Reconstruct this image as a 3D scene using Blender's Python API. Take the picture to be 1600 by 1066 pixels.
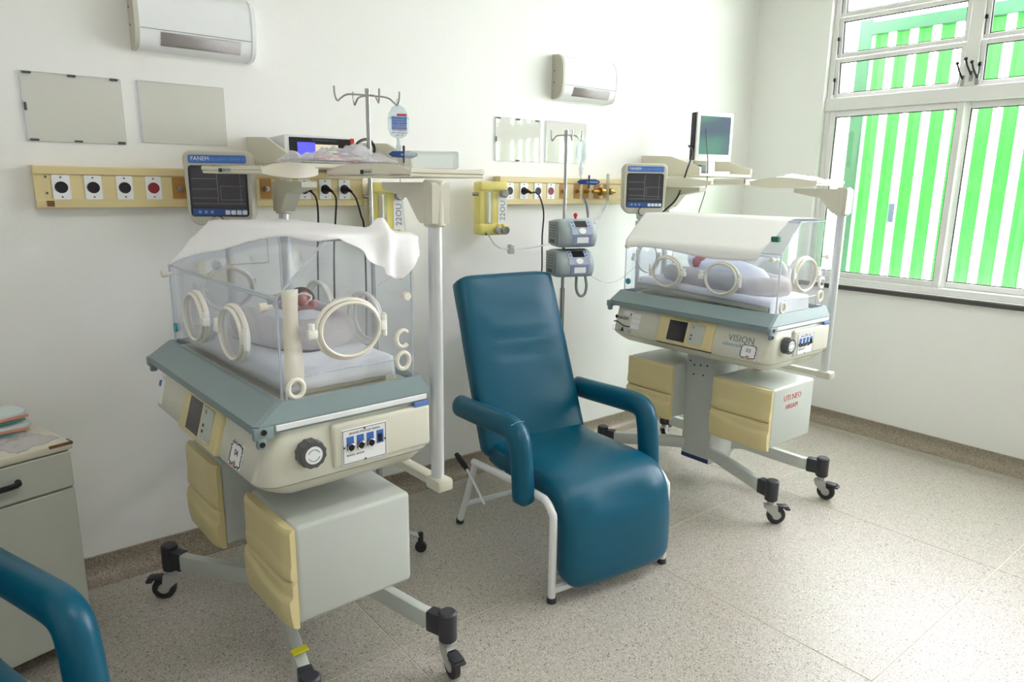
import bpy, bmesh, math, random
from mathutils import Vector, Matrix, noise
random.seed(7)
for o in list(bpy.data.objects): bpy.data.objects.remove(o)
S = bpy.context.scene
C = S.collection
R = math.radians

# ------------------------------------------------------------------ camera
cam_d = bpy.data.cameras.new('camera'); cam = bpy.data.objects.new('camera', cam_d); C.objects.link(cam)
yaw, pitch, roll = R(38.8565), R(12.4111), R(0.7063)
fwd = Vector((math.sin(yaw)*math.cos(pitch), math.cos(yaw)*math.cos(pitch), -math.sin(pitch)))
rgt = Vector((math.cos(yaw), -math.sin(yaw), 0)); upv = rgt.cross(fwd)
r2 = math.cos(roll)*rgt + math.sin(roll)*upv; u2 = -math.sin(roll)*rgt + math.cos(roll)*upv
cm = Matrix((r2, u2, -fwd)).transposed().to_4x4(); cm.translation = (0, 0, 1.55)
cam.matrix_world = cm
cam_d.sensor_width = 36; cam_d.lens = 1093.77/1600*36; cam_d.clip_start = 0.05; cam_d.clip_end = 100
S.camera = cam
# ------------------------------------------------------------------ light
S.view_settings.view_transform = 'Standard'; S.view_settings.look = 'None'
S.view_settings.gamma = 1; S.view_settings.use_curve_mapping = False
S.view_settings.exposure = 0.9
S.cycles.transparent_max_bounces = 40; S.cycles.max_bounces = 14; S.cycles.diffuse_bounces = 7
W = bpy.data.worlds.new('sky'); S.world = W; W.use_nodes = True
bg = W.node_tree.nodes['Background']; bg.inputs[0].default_value = (0.965, 0.875, 1.03, 1); bg.inputs[1].default_value = 17.0
def portal(loc, rot, sx, sy):
    l = bpy.data.lights.new('window_portal', 'AREA'); l.shape = 'RECTANGLE'; l.size = sx; l.size_y = sy
    l.cycles.is_portal = True
    o = bpy.data.objects.new('window_portal', l); C.objects.link(o); o.location = loc; o.rotation_euler = rot
portal((4.75, 0.86, 1.92), (0, R(90), 0), 1.95, 3.22)
FILL_POWER = 5

# ------------------------------------------------------------------ helpers
def lin(c): return tuple(((v/255+0.055)/1.055)**2.4 if v/255 > 0.04045 else v/255/12.92 for v in c)
MATS = {}
def mat(name, col, rough=0.5, metal=0.0, spec=0.5, noise_amt=0.0, nscale=8.0, bump=0.0, bscale=40.0, emit=0.0, coat=0.0, trans=0.0, sub=0.0):
    if name in MATS: return MATS[name]
    m = bpy.data.materials.new(name); m.use_nodes = True; nt = m.node_tree
    b = nt.nodes['Principled BSDF']; c = lin(col)+(1,)
    b.inputs['Base Color'].default_value = c; b.inputs['Roughness'].default_value = rough
    b.inputs['Metallic'].default_value = metal; b.inputs['Specular IOR Level'].default_value = spec
    b.inputs['Coat Weight'].default_value = coat
    if sub: b.inputs['Subsurface Weight'].default_value = sub; b.inputs['Subsurface Scale'].default_value = 0.01
    tc = nt.nodes.new('ShaderNodeTexCoord')
    if noise_amt:
        n = nt.nodes.new('ShaderNodeTexNoise'); n.inputs['Scale'].default_value = nscale; n.inputs['Detail'].default_value = 5
        nt.links.new(tc.outputs['Object'], n.inputs['Vector'])
        mx = nt.nodes.new('ShaderNodeMix'); mx.data_type = 'RGBA'
        d = tuple(max(0, v*(1-noise_amt)) for v in c[:3])+(1,); l = tuple(min(1, v*(1+noise_amt*0.6)) for v in c[:3])+(1,)
        mx.inputs[6].default_value = d; mx.inputs[7].default_value = l
        nt.links.new(n.outputs['Fac'], mx.inputs[0]); nt.links.new(mx.outputs[2], b.inputs['Base Color'])
    if bump:
        n2 = nt.nodes.new('ShaderNodeTexNoise'); n2.inputs['Scale'].default_value = bscale; n2.inputs['Detail'].default_value = 4
        nt.links.new(tc.outputs['Object'], n2.inputs['Vector'])
        bp = nt.nodes.new('ShaderNodeBump'); bp.inputs['Strength'].default_value = bump; bp.inputs['Distance'].default_value = 0.01
        nt.links.new(n2.outputs['Fac'], bp.inputs['Height']); nt.links.new(bp.outputs['Normal'], b.inputs['Normal'])
    if emit:
        b.inputs['Emission Color'].default_value = c; b.inputs['Emission Strength'].default_value = emit
    if trans:
        tr = nt.nodes.new('ShaderNodeBsdfTranslucent'); tr.inputs['Color'].default_value = c
        ms = nt.nodes.new('ShaderNodeMixShader'); ms.inputs[0].default_value = trans
        out = nt.nodes['Material Output']
        nt.links.new(b.outputs[0], ms.inputs[1]); nt.links.new(tr.outputs[0], ms.inputs[2]); nt.links.new(ms.outputs[0], out.inputs[0])
    MATS[name] = m; return m
def clear(name, tint=(255, 255, 255), opac=0.04, rough=0.03, diff=(255, 255, 255), ior=1.45):
    """thin clear plastic or glass: transparent, fresnel gloss, a little haze"""
    if name in MATS: return MATS[name]
    m = bpy.data.materials.new(name); m.use_nodes = True; nt = m.node_tree; nt.nodes.clear()
    out = nt.nodes.new('ShaderNodeOutputMaterial'); t = nt.nodes.new('ShaderNodeBsdfTransparent'); t.inputs[0].default_value = lin(tint)+(1,)
    d = nt.nodes.new('ShaderNodeBsdfDiffuse'); d.inputs[0].default_value = lin(diff)+(1,)
    g = nt.nodes.new('ShaderNodeBsdfGlossy'); g.inputs['Roughness'].default_value = rough
    lw = nt.nodes.new('ShaderNodeLayerWeight'); pw = nt.nodes.new('ShaderNodeMath'); pw.operation = 'POWER'; pw.inputs[1].default_value = 5
    fr = nt.nodes.new('ShaderNodeMath'); fr.operation = 'MULTIPLY_ADD'; f0 = ((ior-1)/(ior+1))**2; fr.inputs[1].default_value = 1-f0; fr.inputs[2].default_value = f0
    nt.links.new(lw.outputs['Facing'], pw.inputs[0]); nt.links.new(pw.outputs[0], fr.inputs[0])
    a = nt.nodes.new('ShaderNodeMixShader'); a.inputs[0].default_value = opac
    b = nt.nodes.new('ShaderNodeMixShader')
    nt.links.new(t.outputs[0], a.inputs[1]); nt.links.new(d.outputs[0], a.inputs[2])
    nt.links.new(fr.outputs[0], b.inputs[0]); nt.links.new(a.outputs[0], b.inputs[1]); nt.links.new(g.outputs[0], b.inputs[2])
    nt.links.new(b.outputs[0], out.inputs[0])
    MATS[name] = m; return m

def catmull(pts, k=6, closed=False):
    pts = [Vector(p) for p in pts]; n = len(pts); out = []
    rng = range(n if closed else n-1)
    for i in rng:
        p0 = pts[(i-1) % n] if closed or i > 0 else pts[0]*2-pts[1]
        p1 = pts[i]; p2 = pts[(i+1) % n]
        p3 = pts[(i+2) % n] if closed or i+2 < n else pts[n-1]*2-pts[n-2]
        for j in range(k):
            t = j/k
            out.append(0.5*((2*p1)+(p2-p0)*t+(2*p0-5*p1+4*p2-p3)*t*t+(3*p1-p0-3*p2+p3)*t**3))
    if not closed: out.append(pts[-1])
    return out
def frame(o, xd, yd):
    xd = Vector(xd).normalized(); yd = Vector(yd).normalized(); n = xd.cross(yd)
    M = Matrix((xd, yd, n)).transposed().to_4x4(); M.translation = Vector(o); return M
def rrect(x0, x1, y0, y1, r, n=4):
    pts = []
    for cx, cy, a in ((x1-r, y1-r, 0), (x0+r, y1-r, 90), (x0+r, y0+r, 180), (x1-r, y0+r, 270)):
        for i in range(n+1):
            t = R(a+90*i/n); pts.append((cx+r*math.cos(t), cy+r*math.sin(t)))
    return pts
class B:
    def __init__(s): s.bm = bmesh.new()
    def _x(s, vs, M):
        if M is not None: bmesh.ops.transform(s.bm, matrix=M, verts=vs)
    def box(s, a, b, bev=0.0, seg=2, M=None):
        x0, x1 = sorted((a[0], b[0])); y0, y1 = sorted((a[1], b[1])); z0, z1 = sorted((a[2], b[2]))
        v = [s.bm.verts.new(p) for p in ((x0,y0,z0),(x1,y0,z0),(x1,y1,z0),(x0,y1,z0),(x0,y0,z1),(x1,y0,z1),(x1,y1,z1),(x0,y1,z1))]
        f = [s.bm.faces.new([v[i] for i in q]) for q in ((3,2,1,0),(4,5,6,7),(0,1,5,4),(1,2,6,5),(2,3,7,6),(3,0,4,7))]
        vs = v
        if bev:
            es = list({e for q in f for e in q.edges})
            r = bmesh.ops.bevel(s.bm, geom=es+v, offset=bev, segments=seg, affect='EDGES', profile=0.5)
            vs = list({w for q in r['faces'] for w in q.verts} | {w for w in v if w.is_valid})
        s._x(vs, M); return s
    def loft(s, loops, cap=True, closed=False, M=None):
        vl = [[s.bm.verts.new(p) for p in L] for L in loops]
        n = len(vl[0]); m = len(vl)
        for i in range(m if closed else m-1):
            a, b = vl[i], vl[(i+1) % m]
            for j in range(n):
                k = (j+1) % n; s.bm.faces.new((a[j], a[k], b[k], b[j]))
        if cap and not closed:
            s.bm.faces.new(vl[0][::-1]); s.bm.faces.new(vl[-1])
        s._x([v for L in vl for v in L], M); return s
    def grid(s, rows, M=None):
        vl = [[s.bm.verts.new(p) for p in L] for L in rows]
        for i in range(len(vl)-1):
            for j in range(len(vl[0])-1): s.bm.faces.new((vl[i][j], vl[i][j+1], vl[i+1][j+1], vl[i+1][j]))
        s._x([v for L in vl for v in L], M); return s
    def cyl(s, p0, p1, r, r2=None, n=18, M=None, bev=0.0):
        r2 = r if r2 is None else r2; p0 = Vector(p0); p1 = Vector(p1); d = (p1-p0); L = d.length; d.normalize()
        u = d.orthogonal().normalized(); w = d.cross(u)
        ring = lambda c, q: [c+u*(q*math.cos(2*math.pi*i/n))+w*(q*math.sin(2*math.pi*i/n)) for i in range(n)]
        if bev: loops = [ring(p0, r-bev), ring(p0+d*bev, r), ring(p1-d*bev, r2), ring(p1, r2-bev)]
        else: loops = [ring(p0, r), ring(p1, r2)]
        return s.loft(loops, M=M)
    def tube(s, pts, r, n=10, k=0, closed=False, M=None, flat=None, cap=True):
        P = catmull(pts, k, closed) if k else [Vector(p) for p in pts]
        m = len(P); rr = r if isinstance(r, (list, tuple)) else None
        T = []
        for i in range(m):
            a = P[(i-1) % m] if closed or i > 0 else P[i]; b = P[(i+1) % m] if closed or i < m-1 else P[i]
            T.append((b-a).normalized())
        u = T[0].orthogonal().normalized()
        if flat: u = Vector(flat[2]) - T[0]*Vector(flat[2]).dot(T[0]); u.normalize()
        loops = []
        for i in range(m):
            if flat: u = Vector(flat[2])
            u = (u-T[i]*u.dot(T[i])).normalized(); w = T[i].cross(u)
            q = rr[min(len(rr)-1, int(round(i*(len(rr)-1)/max(1, m-1))))] if rr else r
            if flat:
                a, b = flat[0]/2, flat[1]/2
                loops.append([P[i]+u*x+w*y for x, y in rrect(-a, a, -b, b, min(a, b)*0.35, 2)])
            else:
                loops.append([P[i]+u*(q*math.cos(2*math.pi*j/n))+w*(q*math.sin(2*math.pi*j/n)) for j in range(n)])
        return s.loft(loops, cap=cap, closed=closed, M=M)
    def prism(s, poly, d, M=None):
        return s.loft([[(x, y, 0) for x, y in poly], [(x, y, d) for x, y in poly]], M=M)
    def ball(s, c, r, n=16, m=10, M=None):
        rx, ry, rz = r if isinstance(r, (tuple, list)) else (r, r, r)
        loops = []
        for i in range(m+1):
            t = math.pi*(0.02+0.96*i/m); loops.append([(c[0]+rx*math.sin(t)*math.cos(2*math.pi*j/n), c[1]+ry*math.sin(t)*math.sin(2*math.pi*j/n), c[2]-rz*math.cos(t)) for j in range(n)])
        return s.loft(loops, M=M)
    def out(s, name, m, parent=None, smooth=35, loc=None, rotz=0.0):
        bmesh.ops.recalc_face_normals(s.bm, faces=s.bm.faces)
        me = bpy.data.meshes.new(name); s.bm.to_mesh(me); s.bm.free()
        me.materials.append(m)
        if smooth:
            me.polygons.foreach_set('use_smooth', [True]*len(me.polygons)); me.set_sharp_from_angle(angle=R(smooth))
        o = bpy.data.objects.new(name, me); C.objects.link(o)
        if parent: o.parent = parent
        if loc: o.location = loc
        if rotz: o.rotation_euler.z = rotz
        return o
def tag(o, label, cat, group=None, kind=None):
    if label: o['label'] = label
    if cat: o['category'] = cat
    if group: o['group'] = group
    if kind: o['kind'] = kind
    return o
def thing(name, label, cat, loc=(0, 0, 0), rotz=0.0, group=None):
    o = bpy.data.objects.new(name, None); C.objects.link(o); o.location = loc; o.rotation_euler.z = rotz
    o.empty_display_size = 0.1
    return tag(o, label, cat, group)
def struct(o): o['kind'] = 'structure'; return o
def part_label(o, l): o['label'] = l; return o
def copy_tree(o, parent=None):
    c = o.copy(); C.objects.link(c); c.parent = parent
    for ch in list(o.children): copy_tree(ch, c)
    return c
def text(name, body, size, m, parent, M, extrude=0.0004, align='CENTER', stretch=1.0):
    cu = bpy.data.curves.new('lettering_curve', 'FONT'); cu.body = body; cu.size = size; cu.extrude = extrude
    cu.align_x = align; cu.align_y = 'CENTER'; cu.resolution_u = 2
    t = bpy.data.objects.new('lettering_source', cu); C.objects.link(t)
    bpy.context.view_layer.update()
    me = bpy.data.meshes.new_from_object(t.evaluated_get(bpy.context.evaluated_depsgraph_get()))
    bpy.data.objects.remove(t); bpy.data.curves.remove(cu)
    me.transform(M @ Matrix.Diagonal((stretch, 1, 1, 1))); me.materials.clear(); me.materials.append(m)
    o = bpy.data.objects.new(name, me); C.objects.link(o); o.parent = parent
    return o
def fbm(x, y, z=0.0): return noise.fractal(Vector((x, y, z)), 1.0, 2.0, 4)

# ------------------------------------------------------------------ materials
def wall_mat():
    m = mat('wall_paint', (238, 238, 235), 0.42, spec=0.4, noise_amt=0.025, nscale=2.5, bump=0.05, bscale=60)
    return m
M_WALL = wall_mat()
M_CEIL = mat('ceiling_paint', (245, 245, 242), 0.8)
def terrazzo(name, base, dark, light, rough):
    m = bpy.data.materials.new(name); m.use_nodes = True; nt = m.node_tree; b = nt.nodes['Principled BSDF']
    tc = nt.nodes.new('ShaderNodeTexCoord')
    geo = nt.nodes.new('ShaderNodeNewGeometry')
    def vor(scale, lo, hi):
        v = nt.nodes.new('ShaderNodeTexVoronoi'); v.inputs['Scale'].default_value = scale; nt.links.new(geo.outputs['Position'], v.inputs['Vector'])
        sp = nt.nodes.new('ShaderNodeSeparateColor'); nt.links.new(v.outputs['Color'], sp.inputs[0])
        mr = nt.nodes.new('ShaderNodeMapRange'); mr.inputs['From Min'].default_value = lo; mr.inputs['From Max'].default_value = hi
        nt.links.new(sp.outputs[0], mr.inputs['Value']); return mr.outputs[0]
    def mix(f, a, c):
        x = nt.nodes.new('ShaderNodeMix'); x.data_type = 'RGBA'
        nt.links.new(f, x.inputs[0])
        if isinstance(a, tuple): x.inputs[6].default_value = lin(a)+(1,)
        else: nt.links.new(a, x.inputs[6])
        x.inputs[7].default_value = lin(c)+(1,); return x.outputs[2]
    n = nt.nodes.new('ShaderNodeTexNoise'); n.inputs['Scale'].default_value = 1.6; n.inputs['Detail'].default_value = 6; nt.links.new(geo.outputs['Position'], n.inputs['Vector'])
    col = mix(n.outputs['Fac'], base, tuple(v*0.95 for v in base))
    col = mix(vor(330, 0.62, 0.70), col, dark)
    col = mix(vor(420, 0.70, 0.78), col, light)
    col = mix(vor(240, 0.972, 0.982), col, (92, 80, 70))
    nt.links.new(col, b.inputs['Base Color'])
    n3 = nt.nodes.new('ShaderNodeTexNoise'); n3.inputs['Scale'].default_value = 5; n3.inputs['Detail'].default_value = 5; nt.links.new(geo.outputs['Position'], n3.inputs['Vector'])
    mr = nt.nodes.new('ShaderNodeMapRange'); mr.inputs['To Min'].default_value = rough*0.95; mr.inputs['To Max'].default_value = rough*1.1
    nt.links.new(n3.outputs['Fac'], mr.inputs['Value']); nt.links.new(mr.outputs[0], b.inputs['Roughness'])
    return m
M_FLOOR = terrazzo('terrazzo', (180, 174, 163), (146, 138, 126), (206, 202, 194), 0.33)
M_COVE = terrazzo('terrazzo_skirting', (146, 134, 117), (120, 108, 93), (180, 170, 154), 0.35)
M_JOINT = mat('joint_plastic', (206, 198, 182), 0.5)
M_ALU = mat('white_aluminium', (222, 222, 220), 0.38, metal=0.0, noise_amt=0.03)
M_GASKET = mat('black_rubber', (22, 22, 23), 0.6)
M_GLASS = clear('window_glass', (252, 254, 252), 0.02, 0.01)
M_GRANITE = mat('grey_granite', (70, 66, 64), 0.35, noise_amt=0.6, nscale=260)
M_SLAT = mat('green_screen_slat', (92, 196, 96), 0.5, trans=0.32)
M_SLATFR = mat('green_screen_frame', (44, 104, 68), 0.5, noise_amt=0.15)
M_OUT = mat('white_brick', (238, 234, 222), 0.8, noise_amt=0.05)
M_CREAM = mat('cream_rail_paint', (218, 202, 152), 0.42, noise_amt=0.05, nscale=5)
M_PLATE = mat('white_plate_plastic', (236, 238, 240), 0.4)
M_BLACK = mat('black_plastic', (16, 16, 18), 0.45)
M_RED = mat('red_socket_plastic', (132, 22, 34), 0.4)
M_SCREW = mat('screw_metal', (105, 102, 96), 0.4, metal=0.8)
M_WOODR = mat('brown_outlet_recess', (172, 126, 62), 0.55, noise_amt=0.15, nscale=14)
M_BRASS = mat('brass', (176, 140, 70), 0.3, metal=0.9)
M_STEEL = mat('stainless_steel', (178, 178, 178), 0.22, metal=0.9)
M_INC = mat('incubator_shell', (216, 215, 200), 0.33, noise_amt=0.04, nscale=6, coat=0.15)
M_INCG = mat('incubator_grey_metal', (196, 201, 196), 0.4, noise_amt=0.04, nscale=5)
M_RIM = mat('teal_grey_rim', (134, 152, 154), 0.42, noise_amt=0.05)
M_YEL = mat('yellowed_plastic', (222, 207, 155), 0.45, noise_amt=0.07, nscale=7)
M_TRAY = mat('shelf_beige_plastic', (222, 218, 200), 0.42, noise_amt=0.03)
M_BRK = mat('bracket_beige_grey', (198, 196, 180), 0.42, noise_amt=0.03)
M_POST = mat('post_aluminium', (206, 210, 212), 0.3, metal=0.35)
M_CAP = mat('dark_grey_plastic', (52, 54, 60), 0.45)
M_WHEEL = mat('wheel_rubber', (46, 46, 48), 0.55)
M_HUB = mat('wheel_hub_grey', (178, 178, 174), 0.4)
M_ACRY = clear('hood_acrylic', (252, 253, 255), 0.016, 0.03)
M_EDGE = clear('acrylic_edge', (225, 232, 238), 0.40, 0.10, (240, 245, 250))
M_RING = mat('porthole_cream_plastic', (234, 230, 217), 0.35)
M_PDOOR = clear('porthole_pane', (246, 247, 248), 0.07, 0.06, (232, 230, 222))
M_WHITEP = mat('white_plastic', (240, 240, 234), 0.35)
M_LCD = mat('dark_display', (44, 42, 44), 0.12)
M_LCDLINE = mat('display_lines', (150, 150, 155), 0.4)
M_KEYS = mat('keypad_grey', (188, 194, 184), 0.4)
M_KNOB = mat('knob_grey', (84, 85, 86), 0.4)
M_BLUE = mat('blue_label', (66, 112, 190), 0.4)
M_LBLUE = mat('light_blue_label', (128, 165, 225), 0.45)
M_INK = mat('black_print', (30, 32, 36), 0.5)
M_INKB = mat('blue_print', (90, 160, 200), 0.5)
M_INKG = mat('grey_print', (120, 130, 140), 0.5)
M_INKR = mat('red_print', (196, 60, 60), 0.5)
M_PAPER = mat('white_paper', (240, 240, 240), 0.6)
M_MON = mat('monitor_grey_beige', (196, 194, 180), 0.42, noise_amt=0.03)
M_LINEN = mat('white_linen', (250, 250, 253), 0.85, bump=0.15, bscale=300)
M_LINENW = mat('warm_white_sheet', (252, 252, 252), 0.85, bump=0.12, bscale=300)
M_NEST = mat('grey_nest_fabric', (214, 206, 202), 0.9, noise_amt=0.08, nscale=30, bump=0.3, bscale=220)
M_SKIN = mat('newborn_skin', (196, 128, 118), 0.55, noise_amt=0.12, nscale=30, sub=0.2)
M_SKIN2 = mat('pink_newborn_skin', (206, 110, 112), 0.55, noise_amt=0.12, nscale=30, sub=0.2)
M_HAIR = mat('dark_hair', (70, 42, 30), 0.7, bump=0.4, bscale=200)
M_TEAL = mat('teal_vinyl', (0, 85, 112), 0.34, spec=0.38, noise_amt=0.07, nscale=5, bump=0.06, bscale=140)
M_WTUBE = mat('white_enamel_tube', (232, 234, 236), 0.35)
M_PUMP = mat('pump_grey', (158, 170, 174), 0.42)
M_PUMPD = mat('pump_dark_grey', (128, 138, 138), 0.5)
M_TUBING = clear('clear_tubing', (240, 244, 246), 0.35, 0.1, (235, 238, 238))
M_IVBAG = clear('iv_bag_film', (240, 246, 250), 0.25, 0.06, (240, 246, 252))
M_FILM = clear('plastic_bag_film', (250, 250, 252), 0.22, 0.08, (245, 245, 250))
M_YBOX = mat('yellow_flowmeter_plastic', (232, 220, 130), 0.4, noise_amt=0.05)
M_CAB = mat('painted_cabinet', (198, 201, 192), 0.45, noise_amt=0.03)
M_CABT = mat('cabinet_top_laminate', (224, 218, 200), 0.4, noise_amt=0.04)
M_WORN = mat('worn_edge_brown', (120, 84, 52), 0.7, noise_amt=0.3, nscale=30)
M_GREENC = mat('green_clip', (30, 110, 84), 0.4)
M_TAPE = clear('masking_tape', (240, 238, 228), 0.5, 0.4, (250, 247, 236))
M_DIAPER = mat('diaper_wrap', (214, 226, 226), 0.5, bump=0.3, bscale=40)
M_DIAPERT = mat('diaper_teal_print', (80, 150, 150), 0.5)
M_DIAPERO = mat('diaper_orange_print', (232, 160, 135), 0.5)

# ------------------------------------------------------------------ room
WY, WX, LX, FY, CZ = 3.0, 4.56, -2.3, -2.4, 3.0
fl = struct(B().box((LX, FY, -0.12), (WX, WY, -0.0015)).out('floor', M_JOINT, smooth=0))
xs = [LX, -1.20, -0.08, 1.04, 2.16, 3.28, 4.40, WX]; ys = [FY, -1.36, -0.28, 0.80, 1.88, WY]
for i in range(len(xs)-1):
    for j in range(len(ys)-1):
        g = 0.003
        B().box((xs[i]+g, ys[j]+g, -0.03), (xs[i+1]-g, ys[j+1]-g, 0)).out('floor_panel', M_FLOOR, fl, smooth=0)
struct(B().box((LX-0.2, WY, -0.1), (WX+0.2, WY+0.2, CZ)).out('wall_back', M_WALL, smooth=0))
struct(B().box((LX-0.2, FY-0.2, -0.1), (LX, WY, CZ)).out('wall_left', M_WALL, smooth=0))
struct(B().box((LX, FY-0.2, -0.1), (WX+0.2, FY, CZ)).out('wall_front', M_WALL, smooth=0))
struct(B().box((LX, FY, CZ), (WX+0.2, WY+0.2, CZ+0.15)).out('ceiling', M_CEIL, smooth=0))
OY0, OY1, OZ0, OZ1 = -0.75, 2.47, 0.95, 2.90
b = B(); TX = WX+0.2
b.box((WX, FY, -0.1), (TX, WY, OZ0)); b.box((WX, FY, OZ1), (TX, WY, CZ)); b.box((WX, FY, OZ0), (TX, OY0, OZ1)); b.box((WX, OY1, OZ0), (TX, WY, OZ1))
struct(b.out('wall_right', M_WALL, smooth=0))
# coved terrazzo skirting
def cove(h=0.10, d=0.075):
    p = [(0, 0), (d, 0.0), (d, 0.002)]
    for i in range(7):
        t = R(90*i/6); p.append((0.012+(d-0.014)*(1-math.sin(t)), 0.003+(0.062)*(1-math.cos(t))))
    p += [(0.012, h), (0, h)]
    return p
def sweep_straight(poly, a, b, out):
    a = Vector(a); b = Vector(b); out = Vector(out)
    return [[p0+out*x+Vector((0, 0, z)) for x, z in poly] for p0 in (a, b)]
struct(B().loft(sweep_straight(cove(), (LX, WY, 0), (WX, WY, 0), (0, -1, 0))).out('baseboard_back', M_COVE))
struct(B().loft(sweep_straight(cove(0.092), (WX, WY, 0), (WX, FY, 0), (-1, 0, 0))).out('baseboard_right', M_COVE))
# window
win = struct(B().box((WX+0.005, OY0, OZ0), (WX+0.006, OY0+0.001, OZ0+0.001)).out('window_1', M_ALU, smooth=0))
def bar(name, x0, x1, y0, y1, z0, z1, bev=0.004): return B().box((x0, y0, z0), (x1, y1, z1), bev, 1).out(name, M_ALU, win)
FX0, FX1 = 4.60, 4.68
bar('window_frame', FX0, FX1, OY1-0.035, OY1, OZ0, OZ1)
bar('window_frame', FX0, FX1, OY0, OY0+0.035, OZ0, OZ1)
bar('window_frame', FX0-0.012, FX1, OY0, OY1, OZ0, OZ0+0.04)
bar('window_frame', FX0, FX1, OY0, OY1, OZ1-0.03, OZ1)
bar('window_transom', FX0-0.012, FX1, OY0, OY1, 2.055, 2.135)
cols = [OY1-0.035, 1.645, 0.86, 0.075, OY0+0.035]
for i, y in enumerate(cols[1:-1]):
    bar('window_mullion', FX0-0.006, FX1, y-0.035, y+0.035, 2.135, OZ1)
def sash(y0, y1, z0, z1, x, w, tilt=0.0, name='sash'):
    """a frame of four bars with a black gasket and a pane; hinge along the top"""
    Mx = Matrix.Translation((x, 0, z1)) @ Matrix.Rotation(tilt, 4, 'Y') @ Matrix.Translation((-x, 0, -z1))
    b = B()
    for q in (((x, y0, z0), (x+0.03, y0+w, z1)), ((x, y1-w, z0), (x+0.03, y1, z1)), ((x, y0+w, z0), (x+0.03, y1-w, z0+w)), ((x, y0+w, z1-w), (x+0.03, y1-w, z1))):
        b.box(q[0], q[1], 0.003, 1, M=Mx)
    o = b.out(name, M_ALU, win)
    g = 0.005; b = B()
    for q in (((x+.008, y0+w, z0+w), (x+.02, y0+w+g, z1-w)), ((x+.008, y1-w-g, z0+w), (x+.02, y1-w, z1-w)), ((x+.008, y0+w+g, z0+w), (x+.02, y1-w-g, z0+w+g)), ((x+.008, y0+w+g, z1-w-g), (x+.02, y1-w-g, z1-w))):
        b.box(q[0], q[1], M=Mx)
    b.out('gasket', M_GASKET, o, smooth=0)
    B().box((x+0.012, y0+w, z0+w), (x+0.016, y1-w, z1-w), M=Mx).out('pane', M_GLASS, o, smooth=0)
    return o
for i in range(4):
    y1, y0 = cols[i], cols[i+1]
    # sliding leaves below, each leaf on its own track
    sash(y0-(0.02 if i % 2 else -0.005), y1+(0.02 if i % 2 else 0.0), OZ0+0.04, 2.055, 4.604 if i % 2 == 0 else 4.642, 0.036)
    for r in range(3):
        z0 = 2.137+r*0.245
        s_ = sash(y0+0.035, y1-(0.0 if i == 0 else 0.035), z0, z0+0.24, 4.606, 0.026, tilt=R(-4))
    for r in range(3):
        z0 = 2.137+r*0.245
        b = B(); b.tube([(4.598, y1-(0.012 if i == 0 else 0.047), z0+0.02), (4.596, y1-(0.012 if i == 0 else 0.047), z0+0.11)], 0.003, 6); b.box((4.588, y1-(0.02 if i == 0 else 0.055), z0+0.10), (4.604, y1-(0.004 if i == 0 else 0.039), z0+0.122), 0.003, 1)
        b.out('stay_arm', M_BLACK, win)
    for k, dy in ((0, 0.028), (1, -0.012), (2, -0.045)):
        if i < 3:
            b = B(); yy = cols[i+1]+dy; zz = 2.175+0.02*(k == 1)
            b.box((4.585, yy-0.008, zz-0.035), (4.6, yy+0.008, zz+0.02), 0.002, 1); o = b.out('latch', M_STEEL, win)
            b = B(); b.tube([(4.585, yy, zz), (4.55, yy+0.012, zz+0.045), (4.54, yy+0.018, zz+0.075)], 0.005, 8); b.ball((4.538, yy+0.019, zz+0.08), 0.010, 10, 6); b.out('latch_lever', M_BLACK, o)
b = B(); b.box((4.597, 1.70, 1.40), (4.604, 1.73, 1.54), 0.003, 1); b.box((4.590, 1.706, 1.42), (4.598, 1.724, 1.52), 0.003, 1)
struct(B().box((WX-0.03, OY0-0.03, OZ0-0.03), (FX0, OY1+0.03, OZ0-0.001), 0.004, 1).out('trim_1', M_GRANITE))
# outside: painted brick return, ground, green slatted screen
struct(B().box((TX, 2.56, -0.3), (5.7, 2.8, 3.6)).out('wall_outside', M_OUT, smooth=0))
struct(B().box((TX, -6, -0.4), (14, 9, -0.3)).out('ground_outside', mat('pale_concrete', (200, 198, 190), 0.9, noise_amt=0.1), smooth=0))
scr = thing('sun_screen', 'green slatted sun screen standing outside the window', 'screen', (5.02, 0, -0.3))
def scr_bar(name, y0, y1, z0, z1, m, dx=0.03): return B().box((-dx, y0, z0), (dx, y1, z1), 0.004, 1).out(name, m, scr)
scr_bar('screen_post', 2.405, 2.495, 0, 2.97, M_SLATFR); scr_bar('screen_post', -1.28, -1.21, 0, 2.97, M_SLATFR)
scr_bar('top_beam', -1.21, 2.415, 2.87, 2.95, M_SLATFR)
for i in range(27):
    y = 2.345-i*0.134
    b = B(); w = 0.041
    prof = [(-0.012, -w), (0.018, -w*0.55), (0.018, w*0.55), (-0.012, w), (-0.015, w), (0.015, w*0.5), (0.015, -w*0.5), (-0.015, -w)]
    b.loft([[(x, y+q, z) for x, q in prof] for z in (0.1, 2.87)]); b.out('slat', M_SLAT, scr, smooth=20)
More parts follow.
